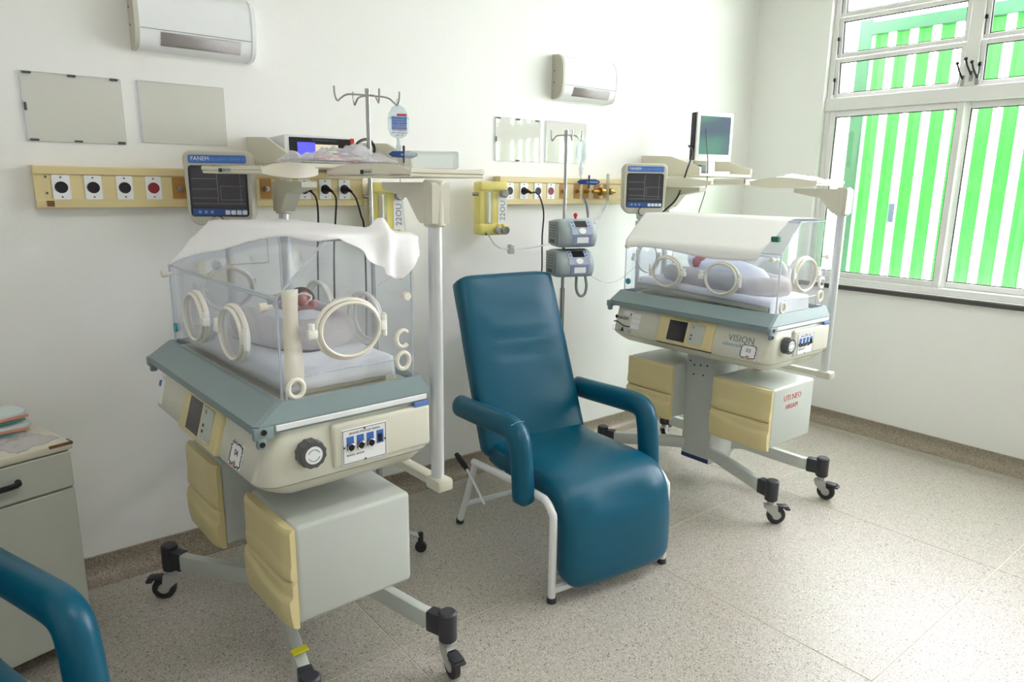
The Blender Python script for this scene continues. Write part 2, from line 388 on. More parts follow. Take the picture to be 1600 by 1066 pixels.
# fill lights added under the ceiling to brighten the room, out of the frame
for x, y in ((0.3, 0.6), (2.9, 0.6)):
    t = thing('fill_light', 'added long white fill light above the %s' % ('camera' if x < 1 else 'middle of the room'), 'ceiling light', (x, y, CZ), group='added fill lights')
    B().box((-0.62, -0.09, -0.06), (0.62, 0.09, -0.002), 0.01).out('lamp_body', M_PLATE, t)
    B().box((-0.6, -0.075, -0.068), (0.6, 0.075, -0.0605), 0.002, 1).out('fill_panel', mat('fill_glow', (255, 250, 240), 0.5, emit=3.0), t)
    l = bpy.data.lights.new('fill_area', 'AREA'); l.shape = 'RECTANGLE'; l.size = 1.2; l.size_y = 0.15; l.energy = FILL_POWER; l.color = (1.0, 0.98, 0.95)
    o = bpy.data.objects.new('fill_area', l); C.objects.link(o); o.parent = t; o.location = (0, 0, -0.075)

# ------------------------------------------------------------------ incubators
def prof_hood(x, inset=0.0):
    return None
HX, HY, HZ0, HZ1, HZ2, HXT = 0.20, 0.46, 1.0, 1.27, 1.41, -0.06     # half sizes, bottom, shoulder, top, where the slope meets the top
def oval_ring(b, M, rx, rz, r, n=40, flat=0.8):
    loops = []
    for i in range(n):
        t = 2*math.pi*i/n; c = Vector((rx*math.cos(t), rz*math.sin(t), 0)); d = Vector((math.cos(t)/rx, math.sin(t)/rz, 0)).normalized()
        loops.append([c+d*(r*math.cos(a))+Vector((0, 0, 1))*(r*1.3*math.sin(a)) for a in [2*math.pi*k/8 for k in range(8)]])
    b.loft(loops, closed=True, M=M)
def porthole(inc, M, rx=0.094, rz=0.080, latch=1, m_ring=None):
    b = B(); oval_ring(b, M, rx, rz, 0.0065); oval_ring(b, M @ Matrix.Translation((0, 0, 0.014)), rx-0.007, rz-0.007, 0.005)
    o = b.out('porthole', m_ring or M_RING, inc)
    b = B(); b.prism([((rx-0.01)*math.cos(2*math.pi*i/32), (rz-0.01)*math.sin(2*math.pi*i/32)) for i in range(32)], 0.004, M @ Matrix.Translation((0, 0, 0.012)))
    b.out('porthole_pane', M_PDOOR, o)
    b = B(); L = latch
    b.box((L*(rx+0.003), -0.012, 0.002), (L*(rx+0.030), 0.012, 0.022), 0.004, M=M); b.cyl((L*(rx+0.018), 0.012, 0.012), (L*(rx+0.018), 0.028, 0.012), 0.009, n=12, M=M)
    b.out('latch', M_WHITEP, o)
    b = B(); b.cyl((-L*(rx+0.012), -0.030, 0.010), (-L*(rx+0.012), 0.030, 0.010), 0.007, n=12, M=M); b.box((-L*(rx+0.014), -0.014, 0.002), (-L*(rx-0.002), 0.014, 0.018), 0.003, M=M)
    b.out('hinge', M_WHITEP, o)
    return o
def caster(inc, x, y, ang):
    Mx = Matrix.Translation((x, y, 0)) @ Matrix.Rotation(ang, 4, 'Z')
    b = B(); b.cyl((0, 0, 0.098), (0, 0, 0.125), 0.016, n=14, M=Mx)
    for s in (-1, 1):
        b.prism([(-0.03, 0.098), (0.028, 0.098), (0.034, 0.06), (0.052, 0.044), (0.040, 0.03), (0.018, 0.035), (-0.022, 0.072)], 0.004, Mx @ Matrix(((1, 0, 0, 0), (0, 0, 1, s*0.016-0.002), (0, 1, 0, 0), (0, 0, 0, 1))))
    b.box((-0.03, -0.018, 0.092), (0.028, 0.018, 0.100), 0.003, 1, M=Mx)
    o = b.out('caster', M_HUB, inc)
    b = B(); loops = []
    ringp = [(0.020, -0.012), (0.036, -0.013), (0.0425, -0.009), (0.0435, 0), (0.0425, 0.009), (0.036, 0.013), (0.020, 0.012)]
    for i in range(24):
        t = 2*math.pi*i/24; loops.append([(0.03+r*math.cos(t), q, 0.0437+r*math.sin(t)) for r, q in ringp])
    b.loft(loops, closed=True, M=Mx); b.out('wheel', M_WHEEL, o)
    b = B(); b.cyl((0.03, -0.0135, 0.0437), (0.03, 0.0135, 0.0437), 0.0215, n=18, M=Mx, bev=0.002); b.out('wheel_hub', M_HUB, o)
    b = B(); b.box((0.030, -0.02, 0.082), (0.082, 0.02, 0.094), 0.004, M=Mx); b.box((0.066, -0.022, 0.074), (0.090, 0.022, 0.086), 0.004, M=Mx); b.out('brake_pedal', M_CAP, o)
def tray(inc, M, L, D, bow_=1.0):
    """shelf tray, local x along its length, y away from its front, z up"""
    b = B(); b.box((-L/2, 0, 0), (L/2, D, 0.012), 0.003, 1, M=M)
    b.box((-L/2, D-0.006, 0.012), (L/2, D, 0.026), 0.002, 1, M=M)
    for s in (-1, 1): b.box((s*L/2-0.003, 0, 0.012), (s*L/2+0.003, D, 0.024), 0.001, 1, M=M)
    o = b.out('shelf_tray', M_TRAY, inc)
    b = B(); n = 16; lo = []
    for i in range(n+1):
        t = -1+2*i/n; x = t*L/2; bow = bow_*0.030*(1-t*t); zt = 0.018+0.020*bow_*(1-t*t)+(0.022*(1-t**4) if bow_ == 0 else 0); zb = -0.014*bow_*(1-t*t)
        lo.append([(x, -bow, zb), (x, -bow, zt), (x, 0.004, zt), (x, 0.004, zb)])
    b.loft(lo, M=M); b.out('tray_lip', M_TRAY, o, smooth=50)
    return o
def incubator(label, loc, rz, num, near):
    I = thing('infant_incubator', label, 'incubator', loc, rz)
    # --- column, feet, legs
    b = B(); b.box((-0.10, -0.095, 0.13), (0.10, 0.085, 0.742), 0.006); b.prism([(-0.09, 0.135), (0.09, 0.135), (0.16, 0.19), (0.16, 0.24), (-0.09, 0.24)], 0.17, Matrix(((1, 0, 0, 0), (0, 0, 1, -0.09), (0, 1, 0, 0), (0, 0, 0, 1))))
    col = b.out('column', M_INCG, I)
    B().box((-0.1015, -0.09, 0.135), (-0.0995, 0.08, 0.157)).out('label_strip', mat('navy_label', (44, 66, 110), 0.4), col, smooth=0)
    for y, z in ((-0.045, 0.66), (-0.005, 0.655), (0.035, 0.65), (-0.025, 0.605), (0.035, 0.60), (0.06, 0.668)):
        B().cyl((-0.1025, y, z), (-0.099, y, z), 0.005, n=8).out('bolt', M_CAP, col)
    legs = (((-0.07, -0.06), (-0.11, -0.13), (-0.185, -0.475)), ((0.09, -0.06), (0.16, -0.13), (0.262, -0.475)), ((-0.07, 0.05), (-0.12, 0.13), (-0.262, 0.46)), ((0.09, 0.05), (0.16, 0.13), (0.262, 0.46)))
    for k, lg in enumerate(legs):
        e = Vector((lg[2][0], lg[2][1], 0)); d = (e-Vector((lg[1][0], lg[1][1], 0))).normalized()
        pts = [Vector((lg[0][0], lg[0][1], 0.205)), Vector((lg[1][0], lg[1][1], 0.205)), e+Vector((0, 0, 0.168))-d*0.06, e+Vector((0, 0, 0.168))]
        b = B(); b.tube(pts, 1, flat=(0.062, 0.036, (0, 0, 1))); lo = b.out('leg', M_INCG, I)
        b = B(); Mx = frame(e+Vector((0, 0, 0.168)), d, Vector((0, 0, 1)).cross(d))
        b.box((-0.03, -0.022, -0.036), (0.03, 0.022, 0.036), 0.006, M=Mx); b.cyl((0.045, 0, -0.052), (0.045, 0, 0.052), 0.030, n=18, M=Mx, bev=0.006); b.out('leg_cap', M_CAP, lo)
        c = e+d*0.045
        caster(I, c.x, c.y, (R(200), R(-100), R(150), R(60))[k] if near else (R(-40), R(-80), R(70), R(20))[k])
    if near:
        B().box((-0.188, -0.398, 0.2085), (-0.140, -0.372, 0.2125)).out('yellow_tape', mat('yellow_tape', (226, 222, 40), 0.5), I, smooth=0)
    # --- storage boxes
    for y0, y1 in ((-0.485, -0.165), (0.085, 0.39)):
        b = B(); b.box((-0.20, y0, 0.36), (0.165, y1, 0.652), 0.014, 3); bx = b.out('storage_box', M_INCG, I)
        def front(zs, bulge, ridge, step):
            b = B(); lo = []; n = 14; m = 16
            for i in range(n+1):
                t = i/n; y = y0+(y1-y0)*t; e = min(1, min(t, 1-t)*9)**0.5
                zr = ridge(t); q = []
                for k in range(m+1):
                    z = zs[0]+(zs[1]-zs[0])*k/m
                    u = min(1, max(0, (zr-z)/0.012)); u = u*u*(3-2*u)
                    gb = bulge*(0.5+0.5*e)+step*u-0.5*max(0, 0.42-z)**1.5
                    ee = 0.007 if k in (0, m) else 0.0
                    q.append((-0.20-gb+ee, y, z))
                q += [(-0.199, y, zs[1]), (-0.199, y, zs[0])]
                lo.append(q)
            b.loft(lo); return b.out('drawer_front', M_YEL, bx, smooth=45)
        front((0.495, 0.648), 0.028, lambda t: 0.535+0.022*math.sin(math.pi*t*0.8+0.3), 0.003)
        front((0.352, 0.4905), 0.028, lambda t: 0.450+0.036*t**2.2-0.006*math.sin(math.pi*t), 0.010)
        B().box((-0.215, y0+0.002, 0.470), (-0.199, y0+0.010, 0.496), 0.002, 1).out('handle_notch', M_YEL, bx)
    # --- base shell
    b = B(); lo = []
    for z, x0, x1, y0, y1, r in ((0.730, -0.195, 0.20, -0.42, 0.41, 0.04), (0.735, -0.220, 0.22, -0.445, 0.43, 0.05), (0.755, -0.255, 0.236, -0.465, 0.448, 0.06), (0.772, -0.274, 0.246, -0.478, 0.462, 0.06), (0.776, -0.278, 0.250, -0.484, 0.466, 0.06)):
        lo.append([(x, y, z) for x, y in rrect(x0, x1, y0, y1, r, 6)])
    b.loft(lo); b.out('base_pan', M_INC, I, smooth=50)
    b = B(); lo = []
    for z, x0, x1, y0, y1, r in ((0.778, -0.280, 0.252, -0.484, 0.468, 0.06), (0.79, -0.288, 0.256, -0.489, 0.472, 0.06), (0.86, -0.2683, 0.256, -0.487, 0.472, 0.055), (0.925, -0.250, 0.250, -0.478, 0.468, 0.05), (0.945, -0.242, 0.245, -0.468, 0.46, 0.045)):
        lo.append([(x, y, z) for x, y in rrect(x0, x1, y0, y1, r, 6)])
    b.loft(lo); shell = b.out('base_shell', M_INC, I, smooth=50)
    b = B(); b.box((-0.085, -0.496, 0.790), (0.235, -0.476, 0.918), 0.012, 3); b.out('raised_panel', M_INC, shell)
    # knob
    b = B(); y = -0.487
    n = 24; lo = []
    for yy, q in ((y, 1.0), (y-0.030, 1.0), (y-0.034, 0.93)):
        lo.append([((0.039 if i % 2 else 0.0365)*q*math.cos(2*math.pi*i/n)-0.150, yy, 0.858+(0.039 if i % 2 else 0.0365)*q*math.sin(2*math.pi*i/n)) for i in range(n)])
    b.loft(lo); kn = b.out('control_knob', M_KNOB, I, smooth=20)
    b = B(); b.cyl((-0.15, y-0.0335, 0.858), (-0.15, y-0.0355, 0.858), 0.024, n=24); kf = b.out('knob_face', M_PLATE, kn)
    for s in (0, 1):
        b = B(); b.tube([(-0.15+0.016*math.cos(R(a+180*s)), y-0.0360, 0.858+0.016*math.sin(R(a+180*s))) for a in range(20, 161, 20)], 0.001, 5); b.out('knob_mark', M_INKG, kn)
    # connector panel
    b = B(); x0, x1, z0, z1 = -0.058, 0.082, 0.796, 0.898; yp = -0.4965
    b.box((x0, yp-0.002, z0), (x1, yp+0.004, z1), 0.001, 1); cp = b.out('connector_panel', M_PLATE, I)
    b = B()
    for q in (((x0+.003, z0+.003), (x1-.003, z0+.0042)), ((x0+.003, z1-.0042), (x1-.003, z1-.003)), ((x0+.003, z0+.003), (x0+.0042, z1-.003)), ((x1-.0042, z0+.003), (x1-.003, z1-.003))):
        b.box((q[0][0], yp-0.0026, q[0][1]), (q[1][0], yp-0.002, q[1][1]))
    b.out('panel_border', M_INK, cp, smooth=0)
    for k in range(4):
        xc = -0.033+k*0.031
        b = B(); b.box((xc-0.011, yp-0.0028, 0.838), (xc+0.011, yp-0.002, 0.876)); lb = b.out('socket_label', M_BLUE, cp, smooth=0)
        b = B()
        if k < 3: b.cyl((xc, yp-0.008, 0.846), (xc, yp-0.001, 0.846), 0.0105, n=16, bev=0.002)
        else: b.box((xc-0.006, yp-0.007, 0.842), (xc+0.006, yp-0.001, 0.866), 0.002, 1)
        b.out('socket', M_BLACK, cp)
        if k < 3:
            b = B(); b.tube([(xc+0.0105*math.cos(2*math.pi*i/16), yp-0.008, 0.846+0.0105*math.sin(2*math.pi*i/16)) for i in range(16)], 0.0015, 5, closed=True); b.out('socket_ring', M_STEEL, cp)
    for x, z in ((0.012, z0+0.006), (0.012, z1-0.006), (x0+0.006, 0.847), (x1-0.006, 0.847)):
        B().cyl((x, yp-0.004, z), (x, yp-0.001, z), 0.003, n=8).out('screw', M_SCREW, cp)
    fM = lambda x, z: frame((x, yp-0.0022, z), (1, 0, 0), (0, 0, 1))
    text('lettering', 'SENSOR MODULE VISION', 0.0085, M_INK, cp, fM(0.012, 0.884), 0.0002)
    text('lettering', 'SENSOR  SENSOR', 0.007, M_INK, cp, fM(-0.018, 0.822), 0.0002)
    # --- front control panel, tilted like the shell
    Mx = frame((-0.262, -0.022, 0.852), (0, -1, 0), Vector((0.022, 0, 1)).normalized()*1) ; Mx = frame((-0.2685, -0.022, 0.856), (0, -1, 0), (0.2815, 0, 1))
    b = B(); b.box((-0.168, -0.074, -0.012), (0.168, 0.070, 0.014), 0.008, 3, M=Mx); ctl = b.out('control_panel', M_YEL, I)
    b = B(); b.box((-0.172, -0.078, -0.014), (0.172, 0.074, -0.004), 0.004, 1, M=Mx); b.out('panel_seal', M_GASKET, ctl)
    b = B(); b.box((-0.098, -0.056, 0.0135), (0.012, 0.046, 0.0150), M=Mx); b.out('display', M_LCD, ctl, smooth=0)
    b = B(); b.box((0.030, -0.056, 0.0135), (0.118, 0.046, 0.0150), 0.004, 1, M=Mx); b.out('keypad', M_KEYS, ctl)
    for q in ((-0.012), (-0.030)):
        B().cyl((0.048, q, 0.0145), (0.048, q, 0.017), 0.005, n=10, M=Mx).out('key', M_CAP, ctl)
    text('lettering', 'VITAL SIGNS DISPLAY UNIT', 0.012, M_INKG, ctl, Mx @ Matrix.Translation((0.0, 0.055, 0.0146)), 0.0002)
    text('lettering', '-)(-', 0.016, M_INK, ctl, Mx @ Matrix.Translation((0.05, 0.03, 0.0152)), 0.0002)
    # --- rim
    def rect(x0, x1, y0, y1, z, c=0.012):
        return [(x, y, z) for x, y in ((x0+c, y0), (x1-c, y0), (x1, y0+c), (x1, y1-c), (x1-c, y1), (x0+c, y1), (x0, y1-c), (x0, y0+c))]
    ox0, ox1, oy0, oy1 = -0.285, 0.245, -0.487, 0.49
    b = B(); b.loft([rect(ox0, ox1, oy0, oy1, 0.928), rect(ox0-0.004, ox1, oy0-0.004, oy1, 0.955), rect(-0.222, 0.222, -0.478, 0.478, 1.004), rect(-HX-.008, HX+.008, -HY-.008, HY+.008, 1.004), rect(-HX-.008, HX+.008, -HY-.008, HY+.008, 0.93)], closed=True)
    rim = b.out('rim', M_RIM, I, smooth=20)
    b = B(); b.box((-0.235, oy0-0.006, 0.934), (0.225, oy0+0.004, 0.950), 0.002, 1); b.out('rail_strip', M_PLATE, rim)
    for yy, s in ((oy0, -1), (oy1, 1)):
        b = B(); b.box((-0.293, yy-0.012*(s > 0)-0.008, 0.918), (-0.240, yy+0.012, 0.952), 0.006); b.box((-0.285, yy-0.01, 0.896), (-0.262, yy+0.01, 0.925), 0.005); rc = b.out('rim_bracket', M_RIM, rim)
        for xx, zz in ((-0.268, 0.940), (-0.274, 0.909)):
            B().cyl((xx, yy+s*0.0135 if s > 0 else yy-0.0115, zz), (xx, yy, zz), 0.0075, n=12).out('tube_hole', M_BLACK, rim)
    b = B(); b.box((0.180, oy0-0.008, 0.914), (0.232, oy0+0.006, 0.930), 0.002, 1); b.out('blue_latch', mat('muted_blue_plastic', (96, 128, 190), 0.4), rim)
    # --- deck, mattress tray, mattress
    B().box((-HX-.006, -HY-.006, 0.972), (HX+.006, HY+.006, 0.985), 0.002, 1).out('deck', M_TRAY, I)
    tilt = R(0) if near else R(-2.2)
    Mt = Matrix.Translation((0, 0, 1.012 if near else 1.022)) @ Matrix.Rotation(-tilt, 4, 'X')
    b = B(); b.box((-0.168, -0.40, -0.012), (0.168, 0.41, 0.014), 0.006, M=Mt); tr = b.out('mattress_tray', M_BRK if not near else M_TRAY, I)
    b = B()
    for s in (-1, 1): b.box((-0.15, s*0.38-0.01, 0.985), (0.15, s*0.38+0.01, 1.005), 0.002, 1)
    b.out('tray_support', M_TRAY, I)
    b = B(); b.box((-0.16, -0.385, 0.0145), (0.16, 0.40, 0.046), 0.012, 3, M=Mt); b.out('mattress', M_LINEN, I)
    # --- hood: flat acrylic plates with bright edges
    th = 0.005
    prof = [(-HX, HZ0), (-HX, HZ1), (HXT, HZ2), (HX, HZ2), (HX, HZ0)]
    for y in (-HY, HY-th):
        B().prism(prof, th, Matrix(((1, 0, 0, 0), (0, 0, 1, y), (0, 1, 0, 0), (0, 0, 0, 1)))).out('end_plate', M_ACRY, I, smooth=0)
    names = ('front_plate', 'sloping_plate', 'top_plate', 'back_plate')
    for k in range(4):
        a, c = Vector((prof[k][0], 0, prof[k][1])), Vector((prof[k+1][0], 0, prof[k+1][1]))
        d = (c-a).normalized(); nrm = Vector((-d.z, 0, d.x)) * (-1)
        L = [(a), (c), (c+nrm*th), (a+nrm*th)]
        B().loft([[Vector((p.x, yy, p.z)) for p in L] for yy in (-HY+th+.0005, HY-th-.0005)]).out(names[k], M_ACRY, I, smooth=0)
    er = 0.0038
    for y in (-HY+0.002, HY-0.002):
        b = B(); b.tube([(x, y, z) for x, z in prof], er, 6); b.out('plate_edge', M_EDGE, I)
    for x, z in prof[1:4]:
        b = B(); b.tube([(x, -HY, z), (x, HY, z)], er, 6); b.out('plate_edge', M_EDGE, I)
    # inner wall plate and access door outline
    B().box((-HX+0.018, -HY+0.03, 1.008), (-HX+0.021, HY-0.03, 1.255)).out('inner_plate', M_ACRY, I, smooth=0)
    b = B(); b.tube([(-HX+0.02, -HY+0.03, 1.255), (-HX+0.02, HY-0.03, 1.255)], 0.004, 6); b.out('plate_edge', M_EDGE, I)
    b = B()
    b.tube([(-0.145, -HY-0.003, 1.012), (-0.145, -HY-0.003, 1.06), (0.135, -HY-0.003, 1.06), (0.135, -HY-0.003, 1.012)], 0.0022, 6); b.out('door_seam', M_EDGE, I)
    b = B(); b.tube([(0.0, HY-0.01, 1.36), (0.0, HY-0.01, 1.26), (0.15, HY-0.01, 1.26), (0.15, HY-0.01, 1.36)], 0.003, 6, closed=True); b.out('door_seam', M_EDGE, I)
    # portholes
    for y in (0.165, -0.165): porthole(I, frame((-HX-0.006, y, 1.133), (0, -1, 0), (0, 0, 1)), latch=(1 if y > 0 else -1))
    for y in (0.165, -0.165): porthole(I, frame((HX+0.006, y, 1.133), (0, 1, 0), (0, 0, 1)))
    porthole(I, frame((-0.008, -HY-0.006, 1.17), (1, 0, 0), (0, 0, 1)), latch=-1 if near else 1)
    porthole(I, frame((0.0, HY+0.006, 1.17), (-1, 0, 0), (0, 0, 1)))
    # hood knobs, grommets
    for p, d in (((-HX, -0.43, 1.245), (-1, 0, 0)), ((-HX, 0.43, 1.245), (-1, 0, 0)), ((0.165, -HY, 1.245), (0, -1, 0))):
        p = Vector(p); d = Vector(d); b = B(); b.cyl(p, p+d*0.02, 0.006, n=10); b.cyl(p+d*0.014, p+d*0.034, 0.012, n=14, bev=0.002); b.out('hood_knob', M_RING, I)
    for x, z, op in ((0.162, 1.12, 1), (0.162, 1.055, 0), (-0.165, 1.03, 0)):
        b = B(); 
        angs = [a for a in range(45, 316, 15)] if op else [a for a in range(0, 360, 15)]
        b.tube([(x+0.021*math.cos(R(a)), -HY-0.007, z+0.024*math.sin(R(a))) for a in angs], 0.0065, 8, closed=not op); gm = b.out('tube_grommet', M_RING, I)
        if not op:
            b = B(); b.cyl((x, -HY-0.001, z), (x, -HY-0.007, z), 0.018, n=16); b.out('grommet_plug', M_PDOOR, gm)
    b = B(); b.cyl((-HX-0.001, 0.43, 1.055), (-HX-0.008, 0.43, 1.055), 0.016, n=18); b.out('round_vent', mat('teal_vent', (60, 150, 165), 0.4), I)
    # --- posts, brackets, trays
    for s in (-1, 1):
        y = -0.472 if s < 0 else 0.575
        b = B(); b.cyl((0.275, y, 0.665), (0.275, y, 1.535), 0.0205, n=20); po = b.out('post', M_POST, I)
        b = B(); b.box((0.247, y-0.045 if s < 0 else y-0.03, 0.630), (0.303, y+0.03, 0.668), 0.008); b.box((0.255, y if s < 0 else 0.30, 0.636), (0.295, -0.22 if s < 0 else y, 0.662), 0.004); b.box((0.06, -0.245 if s < 0 else 0.28, 0.642), (0.29, -0.205 if s < 0 else 0.32, 0.668), 0.004)
        if s < 0: b.box((0.06, -0.245, 0.66), (0.12, -0.205, 0.732), 0.004)
        else: b.box((0.06, 0.28, 0.66), (0.12, 0.32, 0.732), 0.004)
        b.out('post_foot', M_BRK, po)
        k = -s
        b = B(); w = 0.05
        pl = [(-0.03, 1.445), (0.03, 1.445), (0.045, 1.455), (0.10, 1.515), (0.24, 1.540), (0.24, 1.560), (-0.028, 1.560), (-0.032, 1.55)]
        b.loft([[(0.275+q, y+k*u, z) for u, z in pl] for q in (-0.03, 0.03)]); b.cyl((0.275, y, 1.435), (0.275, y, 1.568), 0.032, n=18, bev=0.005)
        b.out('shelf_bracket', M_BRK, po, smooth=30)
    if near:
        t1 = tray(I, Matrix.Translation((0.30, -0.215, 1.574)) @ Matrix.Rotation(R(-90), 4, 'Z') @ Matrix.Translation((0, -0.10, 0)), 0.50, 0.26, 0.0)
        MA = Matrix.Translation((0.135, 0.17, 1.584)) @ Matrix.Rotation(R(14), 4, 'Z'); t2 = tray(I, MA, 0.23, 0.34)
        tags = (Matrix.Translation((0, 0, 0)) , )
        tg = frame((0.1675, -0.215, 1.5875), (0, -1, 0), (0, 0, 1))
        for q, par in ((frame((0.1995, -0.22, 1.589), (0, -1, 0), (0, 0, 1)), t1), (MA @ frame((-0.1185, 0.20, 0.010), (0, -1, 0), (0, 0, 1)), t2)):
            b = B(); b.box((-0.035, -0.0085, 0), (0.035, 0.0085, 0.0012), M=q); p_ = b.out('asset_tag', M_KEYS, par, smooth=0)
            b = B(); b.box((-0.032, -0.006, 0.001), (-0.012, 0.006, 0.0018), M=q); b.out('tag_mark', M_INK, par, smooth=0)
            text('lettering', '2006  0417', 0.009, M_INK, par, q @ Matrix.Translation((0.012, 0, 0.0014)), 0.0002)
    else:
        tray(I, Matrix.Translation((0.30, -0.19, 1.574)) @ Matrix.Rotation(R(-90), 4, 'Z') @ Matrix.Translation((0, -0.10, 0)), 0.36, 0.27)
        tray(I, Matrix.Translation((0.30, 0.43, 1.574)) @ Matrix.Rotation(R(-90), 4, 'Z') @ Matrix.Translation((0, -0.10, 0)), 0.40, 0.40)
        b = B(); b.box((0.20, 0.02, 1.574), (0.56, 0.215, 1.584), 0.002, 1); b.box((0.2, 0.02, 1.584), (0.204, 0.215, 1.604)); b.box((0.2, 0.02, 1.584), (0.56, 0.024, 1.604)); b.out('shelf_tray', M_TRAY, I)
    # --- stickers
    Mf = lambda y, z: frame((-0.2888+0.2815*(z-0.79), y, z), (0, -1, 0), (0.2815, 0, 1))
    def card(y, z, w, h, m=M_PAPER, name='sticker', dx=0.0):
        b = B(); b.box((-w/2, -h/2, -0.004), (w/2, h/2, 0.0008), M=Mf(y, z)); return b.out(name, m, I, smooth=0)
    q = Mf(-0.312, 0.828) if near else Mf(-0.385, 0.825)
    b = B(); b.box((-0.042, -0.034, -0.006), (0.042, 0.034, 0.001), M=q); st = b.out('number_sticker', M_PAPER, I, smooth=0)
    random.seed(5)
    for k in range(26):
        a = 2*math.pi*k/26; u, v = 0.039*math.cos(a), 0.031*math.sin(a); u = max(-0.038, min(0.038, u*1.2)); v = max(-0.030, min(0.030, v*1.3))
        b = B(); Mk = q @ Matrix.Translation((u, v, 0.0012)) @ Matrix.Rotation(random.uniform(0, 3), 4, 'Z'); b.box((-0.006, -0.002, 0), (0.006, 0.002, 0.0005), M=Mk); b.out('sticker_mark', (M_INK, M_INKG, M_INK)[k % 3], st, smooth=0)
    B().cyl(tuple(q @ Vector((0.0, -0.026, 0.0012))), tuple(q @ Vector((0.0, -0.026, 0.0022))), 0.009, n=14).out('sticker_mark', mat('tan_print', (196, 140, 100), 0.5), st)
    text('lettering', num, 0.026, M_INK, st, q @ Matrix.Translation((0, 0.004, 0.0014)), 0.0003)
    if near:
        for y, z, w, h in ((0.415, 0.905, 0.05, 0.03), (0.405, 0.855, 0.035, 0.055), (0.40, 0.815, 0.03, 0.03)):
            b = B(); b.box((-w/2, -h/2, -0.008), (w/2, h/2, 0.0010), M=Mf(y, z)); b.out('sticker', M_PAPER, I, smooth=0)
        b = B(); b.cyl(tuple(Mf(0.44, 0.862) @ Vector((0, 0, -0.004))), tuple(Mf(0.44, 0.862) @ Vector((0, 0, 0.0012))), 0.011, n=14); b.out('sticker', M_BLUE, I)
    if not near:
        text('lettering', 'VISION', 0.044, M_INKG, I, Mf(-0.335, 0.872), 0.0003)
        text('lettering', 'advanced', 0.026, M_INKB, I, Mf(-0.290, 0.842), 0.0003)
        text('lettering', 'FANEM', 0.024, M_INK, I, Mf(0.395, 0.862), 0.0003)
        b = B(); b.ball(tuple(Mf(0.445, 0.865) @ Vector((0, 0, 0.0))), (0.004, 0.008, 0.011), 10, 6); b.out('logo_drop', M_INK, I)
        b = B(); b.tube([tuple(Mf(0.455-0.02*i, 0.838-0.012*math.sin(min(1, max(0, (i-1)/3))*math.pi/2)+0.003*math.sin(i)) @ Vector((0, 0, 0))) for i in range(7)], 0.0035, 6, k=3); b.out('logo_wave', mat('navy_print', (44, 74, 110), 0.5), I)
        for z in (0.884, 0.857, 0.830):
            b = B(); b.box((-0.03, -0.0125, -0.004), (0.03, 0.0125, 0.0010), M=Mf(0.305, z)); b.out('sticker', M_PAPER, I, smooth=0)
        b = B(); b.box((-0.03, -0.012, -0.004), (0.03, 0.012, 0.0010), M=Mf(0.365, 0.893)); b.out('sticker', M_PAPER, I, smooth=0)
        b = B(); b.cyl(tuple(Mf(0.345, 0.888) @ Vector((0, 0, 0.0))), tuple(Mf(0.345, 0.888) @ Vector((0, 0, 0.0016))), 0.006, n=12); b.out('sticker_mark', M_BLUE, I)
        b = B(); b.prism([(-0.014, -0.012), (0.014, -0.012), (0, 0.014)], 0.001, Mf(0.385, 0.806)); b.out('warning_mark', mat('dark_green_print', (30, 62, 60), 0.5), I)
        b = B(); q = Mf(0.43, 0.806)
        for s in (((-.022, -.012), (.022, -.0108)), ((-.022, .0108), (.022, .012)), ((-.022, -.012), (-.0208, .012)), ((.0208, -.012), (.022, .012))): b.box((s[0][0], s[0][1], 0), (s[1][0], s[1][1], 0.0008), M=q)
        b.out('sticker_mark', M_INKG, I, smooth=0)
        text('lettering', 'CE', 0.024, M_INKG, I, Mf(0.335, 0.800), 0.0003)
        q = frame((-0.03, -0.4855, 0.59), (1, 0, 0), (0, 0, 1))
        text('handwriting', 'UTI NEO', 0.040, M_INKR, I, q @ Matrix.Translation((0.0, 0.0, 0)), 0.0003)
        text('handwriting', 'HRSAM', 0.034, M_INKR, I, q @ Matrix.Translation((0.0, -0.045, 0)), 0.0003)
    if near:
        q = frame((-0.2, -HY-0.007, 1.13), (1, 0, 0), (0, 0, 1))
        b = B(); rows = []
        for i in range(13):
            t = i/12; z = 1.035+0.255*t; w = 0.0245+0.002*math.sin(5*t)
            rows.append([(-0.190-w+0.006*math.sin(3*t)+0.02, -HY-0.006-0.002*math.sin(9*t), z), (-0.190+w+0.02+0.004*math.sin(7*t), -HY-0.0065-0.002*math.cos(8*t), z)])
        b.grid(rows); tp = b.out('tape_strip', M_TAPE, I); tp.modifiers.new('thickness', 'SOLIDIFY').thickness = 0.001
    return I
NEAR = ((0.81, 2.19), R(2.2)); FAR = ((3.085, 2.14), 0.0)
inc1 = incubator('large infant incubator in the foreground, numbered 04, beside the white cabinet', (0.81, 2.19, 0), R(2.2), '04', True)
inc2 = incubator('infant incubator numbered 03 standing near the window', (3.085, 2.14, 0), 0.0, '03', False)
def wl(pl, p):
    (ox, oy), a = pl; c, s = math.cos(a), math.sin(a); return Vector((ox+c*p[0]-s*p[1], oy+s*p[0]+c*p[1], p[2]))

